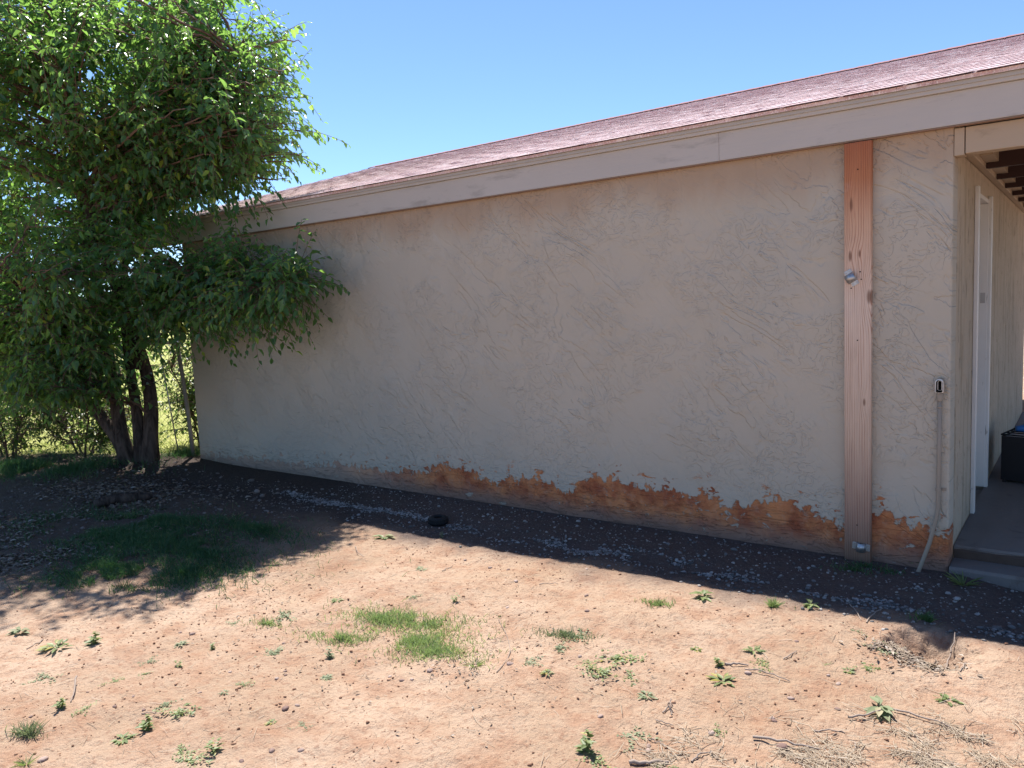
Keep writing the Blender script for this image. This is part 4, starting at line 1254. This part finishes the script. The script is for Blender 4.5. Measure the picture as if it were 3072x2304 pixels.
STONES = [
    (-1.845, -2.801, 0.016, 0, 'largest pale pinkish stone on the dirt at the lower left'),
    (-2.325, -3.459, 0.017, 0, 'pink stone near the bottom left corner of the yard'),
    (-2.878, -2.566, 0.013, 0, 'small reddish brown stone just left of the tiny bright sprout'),
    (-2.969, -2.575, 0.01, 0, 'small reddish brown stone well right of the leafy weed pair'),
    (-1.338, -2.056, 0.014, 0, 'round grey stone right below the green grass patch'),
    (-1.613, -2.248, 0.016, 0, 'dark round stone just below the green grass patch'),
    (-1.869, -1.292, 0.012, 0, 'small reddish brown stone well above the round grey stone'),
    (-2.159, -1.150, 0.012, 0, 'small reddish brown stone well below the small black tyre'),
    (-2.385, -1.104, 0.012, 0, 'small reddish brown stone well above the bright green grass patch'),
    (-2.040, -1.134, 0.01, 0, 'small reddish brown stone well right of the bright green grass patch'),
    (-1.701, -1.591, 0.011, 0, 'small reddish brown stone well above the bright spiky sprout'),
    (-1.324, -1.458, 0.012, 0, 'small reddish brown stone well above the large sprawling weed mat'),
    (-1.446, -1.264, 0.011, 0, 'small reddish brown stone well left of the upright stalked weed'),
    (-1.649, -0.926, 0.01, 0, 'small reddish brown stone left of the upright stalked weed'),
    (-0.611, -0.948, 0.013, 0, 'pale stone with a small leaf beside the roof shadow edge'),
    (-0.409, -1.251, 0.01, 0, 'small reddish brown stone just right of the compact round weed'),
    (-0.492, -1.607, 0.014, 0, 'white topped stone below a fallen twig'),
    (-0.295, -1.703, 0.012, 0, 'dark stone pair on the dirt left of the straw'),
    (-0.293, -1.896, 0.01, 0, 'small reddish brown stone just above the reddish brown stone'),
    (-0.306, -1.883, 0.009, 0, 'tiny dark stone well above the reddish brown stone'),
    (-0.132, -1.692, 0.011, 0, 'small reddish brown stone just left of the grey green weed'),
    (-0.219, -2.050, 0.018, 0, 'reddish brown stone in the straw at bottom right'),
    (-0.816, -2.210, 0.012, 0, 'small reddish brown stone well above the tall leafy weed'),
    (-0.589, -2.282, 0.011, 0, 'small reddish brown stone just above the thick dark stick'),
    (-0.601, -2.257, 0.01, 0, 'small reddish brown stone well below the forked pale twig'),
    (-0.443, -2.098, 0.012, 0, 'small reddish brown stone well left of the reddish brown stone'),
    (-0.177, -1.500, 0.01, 0, 'small reddish brown stone well left of the grey green weed'),
    (-0.223, -1.465, 0.007, 0, 'tiny dark stone well left of the grey green weed'),
    (-2.110, -1.864, 0.01, 0, 'small reddish brown stone just above the bright green grass patch'),
    (-2.446, -3.149, 0.009, 0, 'tiny dark stone well above the dark green rosette weed'),
    (-2.333, -3.093, 0.009, 0, 'tiny dark stone just left of the flat spreading weed mat'),
    (-2.678, -3.360, 0.009, 0, 'tiny dark stone well left of the crooked dark twig'),
    (-2.263, -2.900, 0.009, 0, 'tiny dark stone just above the flat spreading weed mat'),
    (-1.828, -2.759, 0.009, 0, 'tiny dark stone just right of the pale pinkish stone'),
    (-1.652, -3.003, 0.011, 0, 'small reddish brown stone well right of the yellowing upright weed'),
    (-1.567, -2.946, 0.011, 0, 'small reddish brown stone well below the pale pinkish stone'),
    (-1.694, -3.094, 0.01, 0, 'small reddish brown stone just right of the yellowing upright weed'),
    (-2.107, -2.604, 0.009, 0, 'tiny dark stone well above the pale pinkish stone'),
    (-2.112, -2.644, 0.009, 0, 'tiny dark stone well right of the tiny bright sprout'),
    (-2.344, -2.711, 0.009, 0, 'tiny dark stone well below the tiny bright sprout'),
    (-1.657, -2.369, 0.011, 0, 'small reddish brown stone well below the bright green grass patch'),
    (-1.626, -2.344, 0.009, 0, 'tiny dark stone well below the bright green grass patch'),
    (-2.141, -2.580, 0.008, 0, 'tiny dark stone well right of the flat spreading weed mat'),
    (-1.727, -2.368, 0.008, 0, 'tiny dark stone well left of the bright spiky sprout'),
    (-2.411, -2.386, 0.008, 0, 'tiny dark stone well left of the bright green grass patch'),
    (-2.480, -3.059, 0.007, 0, 'tiny dark stone well left of the flat spreading weed mat'),
    (-2.720, -3.128, 0.007, 0, 'tiny dark stone just right of the crooked dark twig'),
    (-1.778, -2.069, 0.009, 0, 'tiny dark stone just right of the bright green grass patch'),
    (-3.032, -1.986, 0.008, 0, 'tiny dark stone well above the tiny bright sprout'),
    (-1.118, -1.859, 0.009, 0, 'tiny dark stone just left of the large sprawling weed mat'),
    (0.267, -0.620, 0.022, 1, 'largest pale block shaped stone in the shaded gravel at the right'),
    (0.319, -0.568, 0.015, 1, 'small pale grey stone just right of the largest pale block stone'),
    (0.312, -0.728, 0.012, 1, 'small pale grey stone just below the largest pale block stone'),
    (0.182, -0.511, 0.012, 1, 'small pale grey stone just left of the largest pale block stone'),
    (0.131, -0.568, 0.01, 1, 'small pale grey stone well below the concrete step'),
    (0.142, -0.647, 0.011, 1, 'small pale grey stone well above the washed out hole'),
    (-0.202, -0.663, 0.012, 1, 'small pale grey stone well below the foot of the timber plank'),
    (-0.076, -0.336, 0.01, 1, 'small pale grey stone just below the foot of the conduit'),
    (-0.039, -0.320, 0.01, 1, 'small pale grey stone well left of the concrete step'),
    (-0.183, -0.898, 0.009, 1, 'small pale grey stone well right of the broad leafed sprout'),
    (-0.205, -0.783, 0.009, 1, 'small pale grey stone well below the foot of the conduit'),
    (-0.124, -0.964, 0.01, 1, 'small pale grey stone well left of the washed out hole'),
    (-0.111, -0.961, 0.008, 1, 'small pale grey stone well above the grey green weed'),
    (-1.262, -0.507, 0.012, 1, 'small pale grey stone well above the upright stalked weed'),
    (-0.996, -0.435, 0.011, 1, 'small pale grey stone well left of the broad leafed sprout'),
    (-1.127, -0.503, 0.011, 1, 'small pale grey stone well above the compact round weed'),
    (-2.259, -0.424, 0.01, 1, 'small pale grey stone well right of the small black tyre'),
    (-2.600, -0.155, 0.01, 1, 'small pale grey stone right of the small black tyre'),
    (-3.034, -0.169, 0.009, 1, 'small pale grey stone above the bright green grass patch'),
    (-0.609, -0.080, 0.012, 1, 'small pale grey stone just left of the foot of the timber plank'),
    (-0.614, -0.259, 0.014, 1, 'small pale grey stone well left of the foot of the timber plank'),
    (-0.081, -0.683, 0.01, 1, 'small pale grey stone well left of the largest pale block stone'),
    (-0.023, -0.613, 0.012, 1, 'small pale grey stone below the foot of the conduit'),
    (0.053, -0.569, 0.011, 1, 'small pale grey stone well right of the foot of the timber plank'),
]
for i, (x, y, r, gv, lb) in enumerate(STONES):
    o = bpy.data.objects.new('stone', (SG[i % 4] if gv else SM[i % 8])); C.objects.link(o)
    o.location = (x, y, float(H(x, y)) + r*.12); o.scale = (r*.95, r*.95, r*.85); o.rotation_euler = (rng.uniform(-.3, .3), rng.uniform(-.3, .3), rng.uniform(0, 6.28))
    if lb: tag(o, lb, 'stone', 'pale stones in the shade' if gv else 'small stones on the dirt')
    elif gv: tag(o, 'pale grey stone among the gravel in the roof shade', 'stone', 'pale stones in the shade')
    else: tag(o, 'small reddish brown stone lying on the sunlit dirt', 'stone', 'small stones on the dirt')

# ------------------------------------------------------------------ twigs, straw, litter
def stick(pts, r, label, mat=M_stick, group='dead twigs on the dirt', name='twig'):
    P = np.array([(x, y, float(H(x, y)) + z) for x, y, z in pts])
    P = smooth_poly(P, 9); P[1:-1] += rng.normal(0, .0025, (7, 3))
    V, F = tubes_np([P], [np.linspace(r, r*.55, 9)], 6)
    o = link(name, mesh_np('twig', V, F, mat, True))
    return tag(o, label, 'twig', group)
STICKS = [
    ([(-2.85, -3.111, 0.03), (-2.754, -3.165, 0.02), (-2.671, -3.215, 0.004)], 0.004, 'crooked dark twig standing up from the dirt at the left'),
    ([(-3.485, -2.989, 0.004), (-3.448, -3.037, 0.008), (-3.41, -3.089, 0.004)], 0.0035, 'short straight twig left of the leafy weed pair'),
    ([(-2.313, -3.113, 0.004), (-2.279, -3.091, 0.006), (-2.246, -3.071, 0.004)], 0.002, 'thin straw coloured stalk lying beside the flat weed mat'),
    ([(-0.588, -1.602, 0.006), (-0.55, -1.576, 0.012), (-0.51, -1.552, 0.006)], 0.005, 'short grey stick above the white topped stone'),
    ([(-0.508, -1.594, 0.006), (-0.431, -1.566, 0.012), (-0.341, -1.563, 0.004)], 0.003, 'long thin twig trailing right of the white topped stone'),
    ([(-0.412, -1.417, 0.004), (-0.397, -1.379, 0.008), (-0.381, -1.341, 0.004)], 0.003, 'small reddish twig lying alone right of the round weed'),
    ([(-0.598, -2.4, 0.006), (-0.554, -2.363, 0.01), (-0.5, -2.314, 0.006)], 0.007, 'thick dark stick lying at the bottom edge of the yard'),
    ([(-0.313, -2.059, 0.01), (-0.24, -2.038, 0.016), (-0.113, -1.992, 0.008)], 0.005, 'long grey stick across the top of the straw'),
    ([(-0.082, -1.751, 0.01), (-0.024, -1.691, 0.016), (0.02, -1.642, 0.02)], 0.004, 'dark twig under the grey green weed'),
    ([(0.036, -1.611, 0.01), (0.122, -1.615, 0.016), (0.226, -1.633, 0.008)], 0.004, 'long twig right of the grey green weed'),
    ([(-0.651, -1.998, 0.006), (-0.638, -2.004, 0.03), (-0.617, -2.046, 0.004)], 0.003, 'forked pale twig standing on the dirt'),
    ([(-0.65, -2.047, 0.004), (-0.647, -2.02, 0.012), (-0.648, -1.982, 0.02)], 0.003, 'leaning pale twig meeting the forked one'),
    ([(-0.648, -2.105, 0.004), (-0.616, -2.111, 0.008), (-0.58, -2.106, 0.006)], 0.0025, 'short curved twig below the forked twig'),
    ([(-0.618, -2.225, 0.004), (-0.586, -2.226, 0.008), (-0.552, -2.231, 0.004)], 0.0025, 'thin reddish twig right of the pale weed near the bottom'),
    ([(-0.435, -2.281, 0.004), (-0.425, -2.237, 0.012), (-0.396, -2.201, 0.004)], 0.0035, 'bent grey twig at the bottom left of the straw'),
    ([(-0.166, -1.877, 0.004), (-0.117, -1.853, 0.008), (-0.07, -1.846, 0.004)], 0.003, 'dark straight twig lying between weed and straw'),
    ([(-1.347, -2.136, 0.004), (-1.39, -1.951, 0.006), (-1.657, -1.722, 0.004)], 0.002, 'long thin curved stem running past the round grey stone'),
    ([(-3.199, -1.237, 0.004), (-3.085, -1.327, 0.02), (-2.983, -1.358, 0.004)], 0.0025, 'bent twig at the edge of the dappled shade'),
    ([(-2.365, -1.329, 0.004), (-2.369, -1.281, 0.008), (-2.374, -1.232, 0.004)], 0.003, 'small dark twig near the roof shadow edge'),
    ([(-1.735, -1.266, 0.004), (-1.713, -1.214, 0.008), (-1.667, -1.188, 0.004)], 0.0025, 'slim dark twig lying mid yard between stones'),
    ([(0.069, -1.206, 0.01), (0.09, -1.109, 0.03), (0.104, -1.02, 0.02)], 0.004, 'pale stick lying across the hole'),
    ([(0.123, -1.019, 0.03), (0.13, -0.942, 0.035), (0.136, -0.864, 0.02)], 0.004, 'dark stick leaning on the right rim of the hole'),
    ([(-0.311, -0.75, 0.004), (-0.289, -0.805, 0.012), (-0.227, -0.908, 0.004)], 0.003, 'curved thin twig in the shade right of the sprout'),
    ([(-0.2, -0.925, 0.004), (-0.195, -0.816, 0.012), (-0.171, -0.727, 0.004)], 0.003, 'arched thin twig in the shade left of the hole'),
    ([(0.196, -1.209, 0.004), (0.202, -1.141, 0.012), (0.208, -1.071, 0.004)], 0.0025, 'slender stalk pointing up right of the hole'),
]
for pts, r, lb in STICKS: stick(pts, r, lb)

def straw(name, pts, ln, wid, mat, label, cat, seed, lift=.012):
    rg = np.random.default_rng(seed)
    n = len(pts)
    a = rg.uniform(0, 6.283, n); L = ln*rg.uniform(.3, 1.5, n)
    d = np.stack([np.cos(a), np.sin(a), rg.normal(0, .10, n)], 1)
    z0 = H(pts[:, 0], pts[:, 1]) + rg.uniform(.001, lift, n)
    c = np.c_[pts, z0]
    A = c - d*L[:, None]*.5; B = c + d*L[:, None]*.5; Md = c + rg.normal(0, .08, (n, 3))*L[:, None]*np.array([1, 1, .3])
    A[:, 2] = np.maximum(A[:, 2], H(A[:, 0], A[:, 1]) + .0015); B[:, 2] = np.maximum(B[:, 2], H(B[:, 0], B[:, 1]) + .0015); Md[:, 2] = np.maximum(Md[:, 2], H(Md[:, 0], Md[:, 1]) + .0015)
    s = np.stack([-np.sin(a), np.cos(a), np.zeros(n)], 1)*wid*rg.uniform(.6, 1.3, n)[:, None]
    up = np.array([0, 0, 1.])*wid*1.2
    V = np.stack([A - s, A + s, A + up, Md - s, Md + s, Md + up, B - s, B + s, B + up], 1).reshape(-1, 3)
    k = np.arange(n)[:, None]*9
    F = np.concatenate([k + np.array([q]) for q in ((0, 2, 5, 3), (2, 1, 4, 5), (3, 5, 8, 6), (5, 4, 7, 8))], 0)
    o = link(name, mesh_np(name, V, F, mat, False, [('tint', 'POINT', np.repeat(rg.random(n), 9))]))
    return tag(o, label, cat, kind='stuff')
rg = np.random.default_rng(5)
straw('dry_straw', cluster(2100, [(.18, -1.95, .46, .32, .6), (-.12, -2.15, .46, .28, .5), (.32, -1.65, .2, .2, .4), (-.45, -2.3, .2, .14, .4)], 21, 4.5, -.02), .065, .0010, M_straw, 'dry straw litter scattered over the bottom right of the yard', 'straw', 6)
straw('dry_straw', cluster(420, [(.07, -1.17, .10, .09, 0), (-.02, -1.1, .09, .07, 0)], 22, 3.5, -.4), .045, .0011, M_straw, 'straw and dead stems caught in the washed out hole', 'straw', 7)
ys = np.c_[rg.uniform(-4.2, .8, 1500), rg.uniform(-3.6, -1.0, 1500)]
straw('dry_straw', ys, .05, .0007, M_straw, 'stray bits of dry straw scattered thinly across the dirt', 'straw', 8, .006)
def litter(name, pts, ln, label, seed):
    rg = np.random.default_rng(seed); n = len(pts)
    P = np.c_[pts, H(pts[:, 0], pts[:, 1]) + rg.uniform(.001, .012, n)]
    a = rg.uniform(0, 6.283, n)
    L = ln*rg.uniform(.5, 1.3, n)
    o = link(name, leaf_mesh(name, P, np.stack([np.cos(a), np.sin(a), rg.normal(0, .18, n)], 1), np.c_[rg.normal(0, .3, (n, 2)), np.ones(n)], L, L*.42, M_litter, .2, .25, rg.random(n)))
    tag(o, label, 'leaf litter', kind='stuff')
litter('leaf_litter', cluster(900, [(.06, -1.19, .14, .10, 0), (-.06, -1.12, .14, .09, .3), (.10, -1.05, .12, .12, .3)], 23, 4, -.5), .024, 'dead leaves heaped in the washed out hole', 61)
litter('leaf_litter', cluster(3200, [(-5.4, -1.9, 1.1, .6, .3), (-6.2, -1.2, 1.2, .5, .2), (-4.9, -2.5, .6, .4, .3)], 24, 1.8, -.1), .045, 'grey dead leaf litter spread under the tree', 62)
litter('leaf_litter', cluster(500, [(-3.4, -2.2, 1.4, .7, .2), (-1.5, -2.2, 1.4, .7, .2)], 25, 2, -.3), .018, 'tiny dead leaf scraps scattered on the bare dirt', 63)
